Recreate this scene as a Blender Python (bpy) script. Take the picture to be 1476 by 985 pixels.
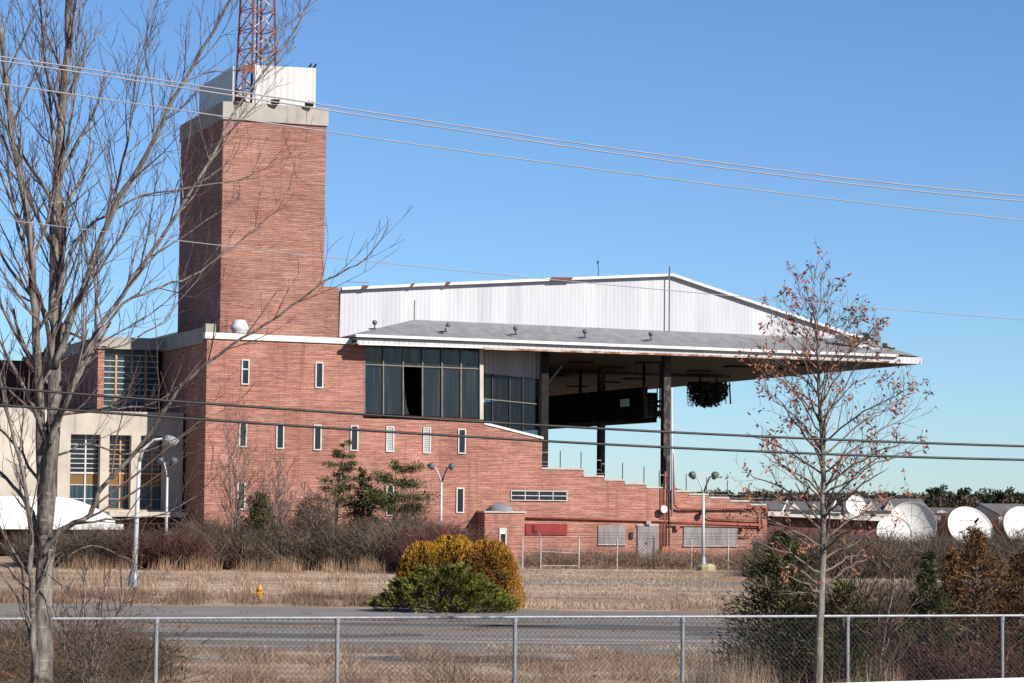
import bpy, bmesh, math, random
import numpy as np
from mathutils import Vector, Matrix, Quaternion
R = math.radians
for o in list(bpy.data.objects): bpy.data.objects.remove(o)
S = bpy.context.scene
C = S.collection

# ------------------------------------------------------------------ camera, sky, sun, exposure
FPX, CX, CY = 3600.0, 738.0, 492.5
EYE = Vector((0, 0, 3.7))
cam = bpy.data.cameras.new('camera'); camo = bpy.data.objects.new('camera', cam); C.objects.link(camo)
cam.sensor_width = 36; cam.lens = FPX / 1476 * 36; cam.clip_start = 0.5; cam.clip_end = 9000
PITCH = math.atan((725 - CY) / FPX)
CM = (Matrix.Rotation(math.pi / 2 + PITCH, 4, 'X') @ Matrix.Rotation(0.010, 4, 'Z'))
camo.matrix_world = Matrix.Translation(EYE) @ CM
S.camera = camo
SUN_EL, SUN_AZ = 33.0, 132.0          # azimuth clockwise from +Y
w = bpy.data.worlds.new("World"); S.world = w; w.use_nodes = True
nt = w.node_tree; bg = nt.nodes['Background']
sky = nt.nodes.new('ShaderNodeTexSky'); sky.sky_type = 'NISHITA'; sky.sun_disc = False
sky.sun_elevation = R(SUN_EL); sky.sun_rotation = R(SUN_AZ)
sky.altitude = 0; sky.air_density = 0.85; sky.dust_density = 0.1; sky.ozone_density = 6.5
hsv = nt.nodes.new('ShaderNodeHueSaturation'); hsv.inputs['Saturation'].default_value = 0.98
nt.links.new(sky.outputs[0], hsv.inputs['Color']); tint = nt.nodes.new('ShaderNodeMix'); tint.data_type = 'RGBA'; tint.blend_type = 'MULTIPLY'; tint.inputs[0].default_value = 1; tint.inputs[7].default_value = (.865, .975, 1.055, 1)
nt.links.new(hsv.outputs[0], tint.inputs[6]); nt.links.new(tint.outputs[2], bg.inputs[0]); bg.inputs[1].default_value = 0.067
sl = bpy.data.lights.new('sun', 'SUN'); sl.energy = 5.0; sl.angle = R(0.53); sl.color = (1, 0.94, 0.86)
so = bpy.data.objects.new('sun', sl); C.objects.link(so)
sd = Vector((math.sin(R(SUN_AZ)) * math.cos(R(SUN_EL)), math.cos(R(SUN_AZ)) * math.cos(R(SUN_EL)), math.sin(R(SUN_EL))))
so.rotation_euler = sd.to_track_quat('Z', 'Y').to_euler(); so.location = (60, -60, 60)
S.view_settings.view_transform = 'Standard'; S.view_settings.look = 'None'
S.view_settings.exposure = 0.87; S.view_settings.gamma = 1.0; S.view_settings.use_curve_mapping = False
S.render.resolution_x = 1024; S.render.resolution_y = 683

# ------------------------------------------------------------------ pixel helpers (where things stand in the world)
CR = CM.to_3x3()
def ray(px, py): return CR @ Vector(((px - CX) / FPX, -(py - CY) / FPX, -1.0))
def at(px, py, Y):
    d = ray(px, py); return EYE + d * (Y / d.y)
def hz(px): return 725 + 0.01 * (px - CX)          # horizon row at that column
def ground(px, py, z=0.0):
    d = ray(px, py); return EYE + d * ((z - EYE.z) / d.z)
def gx(px, Y): p = at(px, hz(px), Y); return p.x
TH = math.atan(0.39)
U = Vector((math.cos(TH), math.sin(TH), 0)); N = Vector((-math.sin(TH), math.cos(TH), 0))
_d = ray(294, 745); _k = 168 / (_d.y - 0.39 * _d.x); B0 = EYE + _d * _k; B0.z = 0
BM = Matrix.Translation(B0) @ Matrix.Rotation(TH, 4, 'Z')
def F(px, py, wv=0.0):
    d = ray(px, py); k = ((B0 + N * wv - EYE).dot(N)) / d.dot(N); p = EYE + d * k
    q = p - B0; return (q.dot(U), p.z)
def Fu(px, py=640, wv=0.0): return F(px, py, wv)[0]

# ------------------------------------------------------------------ object helpers
def link(o, parent=None):
    C.objects.link(o)
    if parent: o.parent = parent
    return o
def tag(o, label, cat=None, group=None, kind=None):
    if label: o['label'] = label
    if cat: o['category'] = cat
    if group: o['group'] = group
    if kind: o['kind'] = kind
    return o
def thing(name, label, cat, mat=None, loc=(0, 0, 0), group=None):
    o = bpy.data.objects.new(name, None); link(o)
    o.matrix_world = mat if mat is not None else Matrix.Translation(loc)
    o.empty_display_size = 0.3
    return tag(o, label, cat, group)
class MB:
    def __init__(s): s.v = []; s.f = []
    def add(s, vs, fs):
        n = len(s.v); s.v += [tuple(v) for v in vs]; s.f += [tuple(n + i for i in f) for f in fs]
    def box(s, x0, x1, y0, y1, z0, z1):
        s.add([(x0,y0,z0),(x1,y0,z0),(x1,y1,z0),(x0,y1,z0),(x0,y0,z1),(x1,y0,z1),(x1,y1,z1),(x0,y1,z1)],
              [(0,3,2,1),(4,5,6,7),(0,1,5,4),(1,2,6,5),(2,3,7,6),(3,0,4,7)]); return s
    def prism(s, poly, y0, y1):        # poly of (x,z), counter-clockwise seen from -y
        n = len(poly)
        s.add([(x, y0, z) for x, z in poly] + [(x, y1, z) for x, z in poly],
              [tuple(range(n)), tuple(range(2*n-1, n-1, -1))] + [(i, i+n, (i+1) % n + n, (i+1) % n) for i in range(n)])
        return s
    def hull8(s, a, b):                # two quads of 4 points each
        s.add(list(a) + list(b), [(0,1,2,3),(7,6,5,4)] + [(i, i+4, (i+1) % 4 + 4, (i+1) % 4) for i in range(4)]); return s
    def tube(s, pts, rad, n=6, cap=True):
        pts = [Vector(p) for p in pts]; m = len(pts)
        if not hasattr(rad, '__len__'): rad = [rad] * m
        base = len(s.v); ref = None
        for i, p in enumerate(pts):
            t = (pts[min(i+1, m-1)] - pts[max(i-1, 0)])
            if t.length < 1e-9: t = Vector((0, 0, 1))
            t.normalize()
            if ref is None: ref = t.orthogonal().normalized()
            a = ref - t * ref.dot(t)
            if a.length < 1e-6: a = t.orthogonal()
            a.normalize(); ref = a; b = t.cross(a)
            for k in range(n):
                g = 2 * math.pi * k / n; q = p + (a * math.cos(g) + b * math.sin(g)) * rad[i]; s.v.append((q.x, q.y, q.z))
        for i in range(m - 1):
            for k in range(n):
                k2 = (k + 1) % n
                s.f.append((base+i*n+k, base+i*n+k2, base+(i+1)*n+k2, base+(i+1)*n+k))
        if cap:
            s.f.append(tuple(base + k for k in range(n-1, -1, -1))); s.f.append(tuple(base + (m-1)*n + k for k in range(n)))
        return s
    def lathe(s, prof, n=20, o=(0,0,0)):    # prof (r,z)
        b = len(s.v)
        for r, z in prof:
            for k in range(n):
                g = 2*math.pi*k/n; s.v.append((o[0]+r*math.cos(g), o[1]+r*math.sin(g), o[2]+z))
        for i in range(len(prof)-1):
            for k in range(n):
                k2 = (k+1) % n; s.f.append((b+i*n+k, b+i*n+k2, b+(i+1)*n+k2, b+(i+1)*n+k))
        return s
    def build(s, name, m, parent=None, smooth=False):
        me = bpy.data.meshes.new(name); me.from_pydata(s.v, [], s.f); me.update()
        if m: me.materials.append(m)
        if smooth: me.shade_smooth()
        return link(bpy.data.objects.new(name, me), parent)
def bigmesh(name, V, k, m, parent=None):      # V (N*k,3) array, faces of k vertices each
    V = np.asarray(V, dtype=np.float32).reshape(-1, 3); nf = len(V) // k
    me = bpy.data.meshes.new(name); me.vertices.add(len(V)); me.vertices.foreach_set('co', V.ravel())
    me.loops.add(nf * k); me.loops.foreach_set('vertex_index', np.arange(nf * k, dtype=np.int32))
    me.polygons.add(nf); me.polygons.foreach_set('loop_start', np.arange(0, nf * k, k, dtype=np.int32))
    me.update(calc_edges=True); me.validate()
    if m: me.materials.append(m)
    return link(bpy.data.objects.new(name, me), parent)
def blades(rng, P, D, L, W):                  # triangles: base P, unit direction D, length L, width W
    n = len(P); r = rng.normal(size=(n, 3)); s = np.cross(D, r); s /= np.linalg.norm(s, axis=1)[:, None] + 1e-9
    W = np.broadcast_to(W, (n,))[:, None] * .5; L = np.broadcast_to(L, (n,))[:, None]
    return np.stack([P - s*W, P + s*W, P + D*L], 1)
def quads(rng, P, D, L, W):                   # leaf quads
    n = len(P); r = rng.normal(size=(n, 3)); s = np.cross(D, r); s /= np.linalg.norm(s, axis=1)[:, None] + 1e-9
    W = np.broadcast_to(W, (n,))[:, None] * .5; L = np.broadcast_to(L, (n,))[:, None]
    return np.stack([P, P + D*L*.45 + s*W, P + D*L, P + D*L*.45 - s*W], 1)
def unit(a): return a / (np.linalg.norm(a, axis=1)[:, None] + 1e-9)

# ------------------------------------------------------------------ materials
KA = 0.59          # one overall albedo scale that goes with the exposure
class NT:
    def __init__(s, name):
        s.m = bpy.data.materials.new(name); s.m.use_nodes = True; s.t = s.m.node_tree; s.p = s.t.nodes['Principled BSDF']
    def n(s, t, **k):
        x = s.t.nodes.new(t)
        for a, b in k.items(): setattr(x, a, b)
        return x
    def l(s, a, b): s.t.links.new(a, b)
    def co(s, scale=(1,1,1), which='Object'):
        c = s.n('ShaderNodeTexCoord'); m = s.n('ShaderNodeMapping'); m.inputs['Scale'].default_value = scale
        s.l(c.outputs[which], m.inputs[0]); return m.outputs[0]
    def noise(s, scale, vec, detail=4, rough=.6):
        x = s.n('ShaderNodeTexNoise'); x.inputs['Scale'].default_value = scale; x.inputs['Detail'].default_value = detail
        x.inputs['Roughness'].default_value = rough; s.l(vec, x.inputs['Vector']); return x.outputs['Fac']
    def ramp(s, fac, stops):
        r = s.n('ShaderNodeValToRGB'); e = r.color_ramp.elements
        while len(e) < len(stops): e.new(.5)
        for i, (p, c) in enumerate(stops): e[i].position = p; e[i].color = (*c, 1) if len(c) == 3 else c
        s.l(fac, r.inputs[0]); return r.outputs[0]
    def mix(s, a, b, fac, mode='MIX'):
        x = s.n('ShaderNodeMix', data_type='RGBA', blend_type=mode)
        for v, i in ((fac, 0), (a, 6), (b, 7)):
            if hasattr(v, 'is_output'): s.l(v, x.inputs[i])
            else: x.inputs[i].default_value = v if i == 0 else (*v, 1)
        return x.outputs[2]
    def bump(s, h, st=.3, d=.02):
        b = s.n('ShaderNodeBump'); b.inputs['Strength'].default_value = st; b.inputs['Distance'].default_value = d
        s.l(h, b.inputs['Height']); s.l(b.outputs[0], s.p.inputs['Normal'])
    def done(s, col=None, rough=.8, metal=0, spec=.3):
        if col is not None:
            if hasattr(col, 'is_output'): col = s.mix(col, (KA,)*3, 1.0, 'MULTIPLY')
            else: col = tuple(x*KA for x in col)
            if hasattr(col, 'is_output'): s.l(col, s.p.inputs['Base Color'])
            else: s.p.inputs['Base Color'].default_value = (*col, 1)
        s.p.inputs['Roughness'].default_value = rough; s.p.inputs['Metallic'].default_value = metal
        s.p.inputs['Specular IOR Level'].default_value = spec; return s.m
def noisy(name, a, b, scale=1.0, stretch=(1,1,1), lo=.35, hi=.65, rough=.8, metal=0, spec=.3, detail=4, bump=0):
    t = NT(name); f = t.noise(scale, t.co(stretch), detail)
    c = t.ramp(f, [(lo, a), (hi, b)])
    if bump: t.bump(f, .5, bump)
    return t.done(c, rough, metal, spec)
def leafy(name, cols, rough=.7, scale=.8, spec=.2, trans=.15):
    t = NT(name); g = t.n('ShaderNodeNewGeometry')
    n_ = len(cols); c = t.ramp(g.outputs['Random Per Island'], [(i / max(1, n_-1), k) for i, k in enumerate(cols)])
    f = t.noise(scale, t.co(), 2); v = t.ramp(f, [(.32, (.45,.44,.43)), (.68, (1.4,1.4,1.4))])
    c = t.mix(c, v, 1.0, 'MULTIPLY')
    return t.done(c, rough, 0, spec)
def brick_mat(name, tint=(1,1,1)):
    t = NT(name); c = t.n('ShaderNodeTexCoord'); s = t.n('ShaderNodeSeparateXYZ'); t.l(c.outputs['Object'], s.inputs[0])
    a = t.n('ShaderNodeMath', operation='ADD'); t.l(s.outputs[0], a.inputs[0]); t.l(s.outputs[1], a.inputs[1])
    k = t.n('ShaderNodeCombineXYZ'); t.l(a.outputs[0], k.inputs[0]); t.l(s.outputs[2], k.inputs[1])
    def mp(sc):
        m = t.n('ShaderNodeMapping'); m.inputs['Scale'].default_value = sc; t.l(k.outputs[0], m.inputs[0]); return m.outputs[0]
    b = t.n('ShaderNodeTexBrick'); b.offset = .5
    b.inputs['Scale'].default_value = 1; b.inputs['Brick Width'].default_value = .33; b.inputs['Row Height'].default_value = .112
    b.inputs['Mortar Size'].default_value = .012; b.inputs['Mortar Smooth'].default_value = .6; b.inputs['Bias'].default_value = -.1
    b.inputs['Color1'].default_value = (.43*tint[0], .165*tint[1], .108*tint[2], 1)
    b.inputs['Color2'].default_value = (.29*tint[0], .105*tint[1], .08*tint[2], 1)
    b.inputs['Mortar'].default_value = (.54, .40, .34, 1)
    t.l(mp((1,1,1)), b.inputs['Vector'])
    st = t.noise(1.0, mp((.45, 7.0, 1)), 6, .85)                     # courses of lighter and darker bricks
    col = t.mix(b.outputs['Color'], t.ramp(st, [(.38, (.66,.63,.63)), (.5, (1,1,1)), (.60, (1.35,1.5,1.5))]), 1.0, 'MULTIPLY')
    s2 = t.noise(1.7, mp((.5, 6.5, 1)), 4, .8); col = t.mix(col, (.60,.46,.40), t.ramp(s2, [(.56, (0,0,0)), (.70, (.36,.36,.36))]))
    pa = t.noise(.16, mp((1,1.3,1)), 6, .65)
    col = t.mix(col, t.ramp(pa, [(.32, (.74,.70,.70)), (.68, (1.2,1.2,1.2))]), 1.0, 'MULTIPLY')
    dr = t.noise(.9, mp((2.2, .12, 1)), 4, .6)                      # run-off streaks
    col = t.mix(col, (.16, .07, .06), t.ramp(dr, [(.56, (0,0,0)), (.76, (.55,.55,.55))]))
    ef = t.noise(.35, mp((1,1,1)), 8, .75)                          # pale efflorescence
    col = t.mix(col, (.62, .50, .46), t.ramp(ef, [(.61, (0,0,0)), (.76, (.7,.7,.7))]))
    return t.done(col, .9, 0, .2)
def corrug(name, a, b, period=.22, stain=(.35,.30,.27), rough=.5, axis=0, st=.5):
    t = NT(name); c = t.n('ShaderNodeTexCoord'); s = t.n('ShaderNodeSeparateXYZ'); t.l(c.outputs['Object'], s.inputs[0])
    m = t.n('ShaderNodeMath', operation='MULTIPLY'); m.inputs[1].default_value = 2*math.pi/period; t.l(s.outputs[axis], m.inputs[0])
    sn = t.n('ShaderNodeMath', operation='SINE'); t.l(m.outputs[0], sn.inputs[0]); t.bump(sn.outputs[0], st, .05)
    f = t.noise(.5, t.co((1,1,.3)), 5); col = t.ramp(f, [(.35, a), (.65, b)])
    sh = t.noise(1.3, t.co((1.3, 1.3, .09)), 5, .75)
    col = t.mix(col, stain, t.ramp(sh, [(.53, (0,0,0)), (.75, (.42,.42,.42))]))
    pn = t.n('ShaderNodeMath', operation='MULTIPLY'); pn.inputs[1].default_value = .9; t.l(s.outputs[axis], pn.inputs[0])
    fl = t.n('ShaderNodeMath', operation='FLOOR'); t.l(pn.outputs[0], fl.inputs[0])
    wn = t.n('ShaderNodeTexWhiteNoise', noise_dimensions='1D'); t.l(fl.outputs[0], wn.inputs['W'])
    col = t.mix(col, t.ramp(wn.outputs['Value'], [(0, (.88,.88,.9)), (1, (1.04,1.04,1.03))]), 1.0, 'MULTIPLY')
    return t.done(col, rough, 0, .4)
def concrete(name, a=(.50,.46,.40), b=(.36,.33,.29)):
    t = NT(name); f = t.noise(.5, t.co((1,1,1)), 6); col = t.ramp(f, [(.35, b), (.65, a)])
    d = t.noise(1.2, t.co((1.5,1.5,.15)), 4); col = t.mix(col, (.16,.14,.12), t.ramp(d, [(.55, (0,0,0)), (.8, (.6,.6,.6))]))
    return t.done(col, .9)
def glass(name, base=(.022,.032,.040), rough=.06, trans=0.0):
    t = NT(name); f = t.noise(1.5, t.co((3,3,.15)), 4)
    c = t.ramp(f, [(.4, base), (.75, tuple(min(1, x*2.3) for x in base))])
    t.done(c, rough, 0, .5)
    r = t.ramp(f, [(.3, (rough,)*3), (.8, (rough+.35,)*3)]); t.l(r, t.p.inputs['Roughness'])
    if trans:
        tr = t.n('ShaderNodeBsdfTransparent'); tr.inputs[0].default_value = (.75,.85,.9,1)
        mx = t.n('ShaderNodeMixShader'); mx.inputs[0].default_value = trans
        o = t.t.nodes['Material Output']; t.l(t.p.outputs[0], mx.inputs[1]); t.l(tr.outputs[0], mx.inputs[2]); t.l(mx.outputs[0], o.inputs[0])
    return t.m
M = {}
M['brick'] = brick_mat('brick'); M['brick_tower'] = brick_mat('tower_brick', (.84,.88,.92))
M['concrete'] = concrete('concrete'); M['cream'] = concrete('cream_concrete', (.66,.58,.49), (.50,.44,.37))
M['coping'] = noisy('coping_stone', (.62,.60,.56), (.44,.41,.37), 2, (1,1,1))
M['white_corr'] = corrug('white_corrugated_metal', (.64,.64,.665), (.55,.56,.59), .3, st=.14)
M['penthouse'] = corrug('white_screen_metal', (.66,.65,.62), (.60,.59,.56), .45, st=.2)
M['grey_corr'] = corrug('grey_corrugated_metal', (.46,.42,.38), (.34,.31,.28), .3)
M['fascia'] = corrug('fascia_metal', (.70,.71,.73), (.58,.59,.62), .35, rough=.5, st=.3)
M['shingle'] = noisy('grey_roofing_felt', (.32,.32,.335), (.22,.22,.235), 1.6, (1,.5,1), detail=8)
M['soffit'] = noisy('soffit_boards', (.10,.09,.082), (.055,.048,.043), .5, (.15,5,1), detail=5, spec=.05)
M['white'] = noisy('white_trim_paint', (.92,.92,.90), (.70,.69,.66), 1.2, detail=6, rough=.55)
M['rust'] = noisy('rusted_trim', (.24,.085,.035), (.62,.50,.40), 1.1, (1,1,3), .42, .6, detail=6)
M['rust_red'] = noisy('rusty_red_steel', (.20,.045,.025), (.33,.11,.06), 3)
M['rust_dark'] = noisy('dark_rusty_sheet', (.10,.03,.025), (.2,.07,.045), 3)
M['mast_white'] = noisy('flaking_white_red_paint', (.30,.10,.06), (.66,.58,.54), 2.2, (1,1,.6), .44, .56)
M['glass'] = glass('dark_window_glass', (.008,.012,.016)); M['glass_thin'] = glass('clear_dark_glass', (.008,.012,.016), trans=.5)
M['glass_teal'] = glass('teal_window_glass', (.022,.045,.055), .1)
M['mullion'] = noisy('weathered_mullion', (.30,.26,.21), (.20,.17,.14), 2)
M['mullion_dark'] = noisy('dark_mullion', (.035,.035,.04), (.06,.06,.06), 2)
M['orange_frame'] = noisy('orange_painted_frame', (.62,.30,.13), (.50,.36,.24), 2)
M['amber'] = noisy('amber_panel', (.25,.14,.035), (.17,.10,.035), 1.5)
M['window_frame'] = noisy('white_window_frame', (.72,.70,.66), (.58,.55,.50), 2)
M['louvre'] = NT('grey_louvre'); _t = M['louvre']; _c = _t.n('ShaderNodeTexWave'); _c.bands_direction = 'Z'; _c.inputs['Scale'].default_value = 2.2
_t.l(_t.co((1,1,1)), _c.inputs['Vector']); M['louvre'] = _t.done(_t.ramp(_c.outputs['Fac'], [(.2, (.22,.23,.25)), (.6, (.55,.55,.55))]), .6)
M['press'] = corrug('dark_painted_panelling', (.018,.018,.021), (.010,.010,.011), 1.6, axis=1)
M['press'].node_tree.nodes['Principled BSDF'].inputs['Specular IOR Level'].default_value = .03
M['press'].node_tree.nodes['Principled BSDF'].inputs['Roughness'].default_value = 1
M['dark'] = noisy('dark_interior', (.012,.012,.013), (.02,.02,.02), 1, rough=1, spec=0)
M['steel_dark'] = noisy('black_and_shaded_steel', (.014,.013,.013), (.035,.03,.028), 4, rough=.8, spec=.1)  # black fittings; dark enough to carry the roof's shade on the left column
M['steel_worn'] = noisy('peeling_black_steel', (.03,.025,.025), (.20,.14,.11), 5, (1,1,.5), .5, .7)
M['plywood'] = noisy('weathered_plywood', (.34,.32,.31), (.19,.175,.17), 1.3, (5,5,.5), detail=7)
M['red_panel'] = noisy('faded_red_panel', (.33,.035,.03), (.24,.03,.028), 2)
M['red_dark'] = noisy('dark_red_panel', (.06,.01,.01), (.09,.015,.012), 2)
M['pipe_red'] = noisy('brick_red_pipe_paint', (.42,.12,.08), (.33,.085,.055), 3, rough=.5)
M['galv'] = noisy('galvanised_steel', (.36,.38,.41), (.25,.27,.30), 6, rough=.55, metal=.3)
M['galv_wire'] = noisy('fence_wire', (.15,.145,.145), (.08,.075,.075), 6, rough=.5, metal=.2)
M['pole'] = noisy('aluminium_pole', (.66,.67,.70), (.52,.53,.56), 5, rough=.45)
M['lampgrey'] = noisy('grey_lamp_housing', (.16,.17,.19), (.10,.11,.12), 5, rough=.5)
M['lens'] = noisy('dull_lens', (.45,.46,.44), (.35,.36,.35), 5, rough=.25)
M['yellow'] = noisy('yellow_hydrant_paint', (.72,.44,.03), (.55,.28,.02), 9)
M['dish'] = noisy('white_dish_paint', (1.0,.98,.94), (.85,.83,.78), 1.0, detail=6, rough=.6)
M['cable_white'] = noisy('pale_cable', (.42,.42,.44), (.34,.34,.36), 3, rough=.7)
M['cable_black'] = noisy('black_cable', (.016,.016,.018), (.03,.03,.032), 3, rough=.5)
def bark(name, light, dark, sc):
    t = NT(name); f = t.noise(sc, t.co((1,1,.25)), 6, .7); col = t.ramp(f, [(.34, dark), (.62, light)])
    g = t.noise(sc*.5, t.co((1,1,3.5)), 3, .7)
    col = t.mix(col, tuple(min(1, x*2.3) for x in light), t.ramp(g, [(.6, (0,0,0)), (.74, (.6,.6,.6))]))
    t.bump(f, .9, .04); return t.done(col, .95, 0, .1)
M['bark'] = bark('mottled_grey_bark', (.32,.28,.25), (.05,.04,.034), 9)
M['bark_oak'] = bark('pale_young_bark', (.34,.31,.27), (.12,.10,.085), 9)
M['twig'] = noisy('reddish_twig', (.13,.07,.068), (.22,.15,.13), 1.5, rough=.8)
M['twig_oak'] = noisy('grey_twig', (.15,.11,.09), (.22,.17,.14), 2)
M['oakleaf'] = leafy('dead_oak_leaf', [(.14,.035,.03), (.32,.10,.05), (.42,.17,.08), (.20,.06,.04), (.46,.24,.14)])
M['thicket'] = leafy('thicket_stems', [(.05,.032,.022), (.12,.085,.06), (.20,.15,.11), (.07,.045,.032), (.28,.22,.16)], scale=.35)
M['thicket_red'] = leafy('red_brown_thicket', [(.06,.02,.022), (.12,.045,.04), (.19,.09,.06), (.05,.028,.025)], scale=.35)
M['scrub'] = leafy('rusty_scrub', [(.10,.05,.03), (.20,.10,.055), (.08,.06,.035), (.05,.055,.02), (.24,.15,.10)])
M['pine'] = leafy('pine_needles', [(.06,.075,.025), (.13,.145,.045), (.22,.20,.07), (.05,.06,.022)])
M['cedar'] = leafy('dark_cedar_sprays', [(.024,.038,.015), (.07,.09,.03), (.19,.18,.06), (.03,.04,.016), (.12,.085,.04)])
M['juniper'] = leafy('juniper_sprays', [(.09,.12,.02), (.20,.21,.035), (.38,.34,.055), (.04,.055,.015), (.13,.11,.03)])
M['gold'] = leafy('golden_arborvitae', [(.52,.27,.025), (.80,.46,.05), (.34,.15,.015), (.70,.36,.035)])
M['gold_brown'] = leafy('brown_gold_arborvitae', [(.46,.21,.025), (.62,.32,.045), (.32,.12,.015), (.70,.38,.06)])
M['brown_cedar'] = leafy('rusty_cedar_sprays', [(.15,.065,.02), (.26,.12,.035), (.10,.05,.02), (.09,.075,.025)])
M['grass_dry'] = leafy('dry_grass_blades', [(.46,.33,.23), (.60,.46,.34), (.34,.22,.15), (.66,.53,.41)], scale=.12)
M['grass_tan'] = leafy('orange_broomsedge', [(.42,.25,.15), (.50,.33,.21), (.30,.17,.10)], scale=.2)
M['weeds'] = leafy('brown_weeds', [(.20,.12,.08), (.34,.22,.15), (.13,.075,.05), (.42,.29,.20)], scale=.25)
M['far_green'] = leafy('far_pine_foliage', [(.03,.045,.022), (.055,.07,.032), (.04,.05,.025)], scale=.05)
M['far_brown'] = leafy('far_bare_wood', [(.10,.065,.05), (.15,.10,.075), (.07,.05,.042), (.06,.062,.03)], scale=.03)
M['house_wall'] = noisy('pale_house_siding', (.66,.62,.56), (.58,.54,.50), 2)
M['house_roof'] = noisy('grey_house_roof', (.17,.16,.16), (.12,.115,.12), 2)
M['annex_wall'] = noisy('dark_red_brick_wall', (.15,.045,.038), (.10,.03,.028), 1)
M['net'] = noisy('tangled_black_netting', (.008,.008,.009), (.03,.03,.032), 3, rough=.6)
M['vent_white'] = noisy('white_vent_metal', (.76,.77,.78), (.6,.6,.62), 4, rough=.5)
M['orange_box'] = noisy('orange_box_paint', (.56,.17,.06), (.45,.13,.05), 4)

# ------------------------------------------------------------------ ground and road
def ground_mat():
    t = NT('dry_field'); v = t.co((1,1,1))
    a = t.noise(.55, t.co((.10,.8,1)), 8, .72); col = t.ramp(a, [(.30, (.27,.18,.12)), (.44, (.47,.33,.23)), (.56, (.62,.48,.37)), (.70, (.76,.66,.56))])
    b = t.noise(.05, t.co((.6,1.6,1)), 5, .6); col = t.mix(col, (.30,.19,.12), t.ramp(b, [(.45, (0,0,0)), (.66, (.75,.75,.75))]))
    c = t.noise(5.0, v, 5, .8); col = t.mix(col, t.ramp(c, [(.3, (.55,.53,.5)), (.7, (1.2,1.2,1.2))]), .8, 'MULTIPLY')
    t.bump(c, .5, .06)
    return t.done(col, 1, 0, .05)
def asphalt_mat():
    t = NT('worn_asphalt'); a = t.noise(.30, t.co((.14,1,1)), 7, .7)
    col = t.ramp(a, [(.3, (.19,.18,.17)), (.5, (.26,.25,.24)), (.72, (.35,.335,.315))])
    c = t.noise(14, t.co(), 4, .8); col = t.mix(col, t.ramp(c, [(.3, (.7,.7,.7)), (.7, (1.2,1.2,1.2))]), .7, 'MULTIPLY')
    d = t.noise(.28, t.co((.10,1.0,1)), 8, .8)           # dead grass in the joints
    col = t.mix(col, (.36,.22,.13), t.ramp(d, [(.51, (0,0,0)), (.57, (.85,.85,.85))]))
    return t.done(col, .95, 0, .15)
M['ground'] = ground_mat(); M['asphalt'] = asphalt_mat()
g = MB(); ys = [-60, 12, 15, 22, 40, 60, 90, 160, 400, 1200, 6000]; xs = [-5000, -600, -100, -30, 0, 30, 100, 600, 5000]
def gz(y): return 2.1 if y <= 15 else (1.0 if y <= 22.5 and y > 15 else 0.0)
g.v = [(x, y, gz(y)) for y in ys for x in xs]
g.f = [(j*len(xs)+i, j*len(xs)+i+1, (j+1)*len(xs)+i+1, (j+1)*len(xs)+i) for j in range(len(ys)-1) for i in range(len(xs)-1)]
tag(g.build('ground', M['ground']), 'dry straw coloured field round the empty grandstand', None, None, 'structure')
random.seed(3)
def wavy_sheet(name, x0, x1, y0, y1, m, amp=.5, z=.004, n=160):
    b = MB(); fr = [random.uniform(.2, 1.2) for _ in range(6)]; ph = [random.uniform(0, 6) for _ in range(6)]
    def e(x, k): return amp * sum(math.sin(x*fr[i]+ph[i]+k*2) for i in range(6)) / 3 + random.uniform(-.1,.1)*amp
    for i in range(n+1):
        x = x0 + (x1-x0)*i/n; b.v += [(x, y0+e(x,0), z), (x, y1+e(x,1), z)]
    b.f = [(2*i, 2*i+2, 2*i+3, 2*i+1) for i in range(n)]
    o = b.build(name, m); o['kind'] = 'structure'; return o
wavy_sheet('road', -90, 90, 61.5, 87.5, M['asphalt'], 1.3)
wavy_sheet('path', gx(755,118), 80, 115, 122, M['asphalt'], .8)
def patch(name, px, py, rx, ry, m, z=.005):
    c = ground(px, py); b = MB(); n = 40; b.v = [(c.x, c.y, z)]
    for i in range(n):
        a = 2*math.pi*i/n; k = random.uniform(.75, 1.15); b.v.append((c.x+rx*k*math.cos(a), c.y+ry*k*math.sin(a), z))
    b.f = [(0, i+1, (i+1) % n+1) for i in range(n)]; o = b.build(name, m); o['kind'] = 'structure'
M['pale'] = noisy('pale_gravel_patch', (.44,.39,.35), (.32,.28,.24), 2, (.4,1,1), detail=7)
for px, py, rx, ry in ((530,950,1.6,1.2),(1230,930,2.5,1.5),(760,945,1.5,.8),(330,948,1.0,1.0)): patch('gravel_patch', px, py, rx, ry, M['pale'])
M['dark_asphalt'] = noisy('dark_asphalt_patch', (.15,.145,.14), (.10,.098,.095), 2, (.4,1,1), detail=7)
for px, py, rx, ry in ((660,950,2.6,1.3),(905,905,5,1.6),(255,915,6,1.4),(1150,915,4,1.4),(470,900,7,.7)): patch('asphalt_patch', px, py, rx, ry, M['dark_asphalt'], .0085)
for px, py, rx, ry in ((560,925,9,.6),(120,930,6,.8),(330,895,8,.5),(980,925,7,.6)): patch('gravel_patch', px, py, rx, ry, M['pale'], .012)
for px, py, rx, ry in ((880,858,3.5,.8),(1040,852,3,1.0),(660,862,2,.5),(400,815,6,.6)): patch('gravel_patch', px, py, rx, ry, M['pale'], .006)

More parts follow.
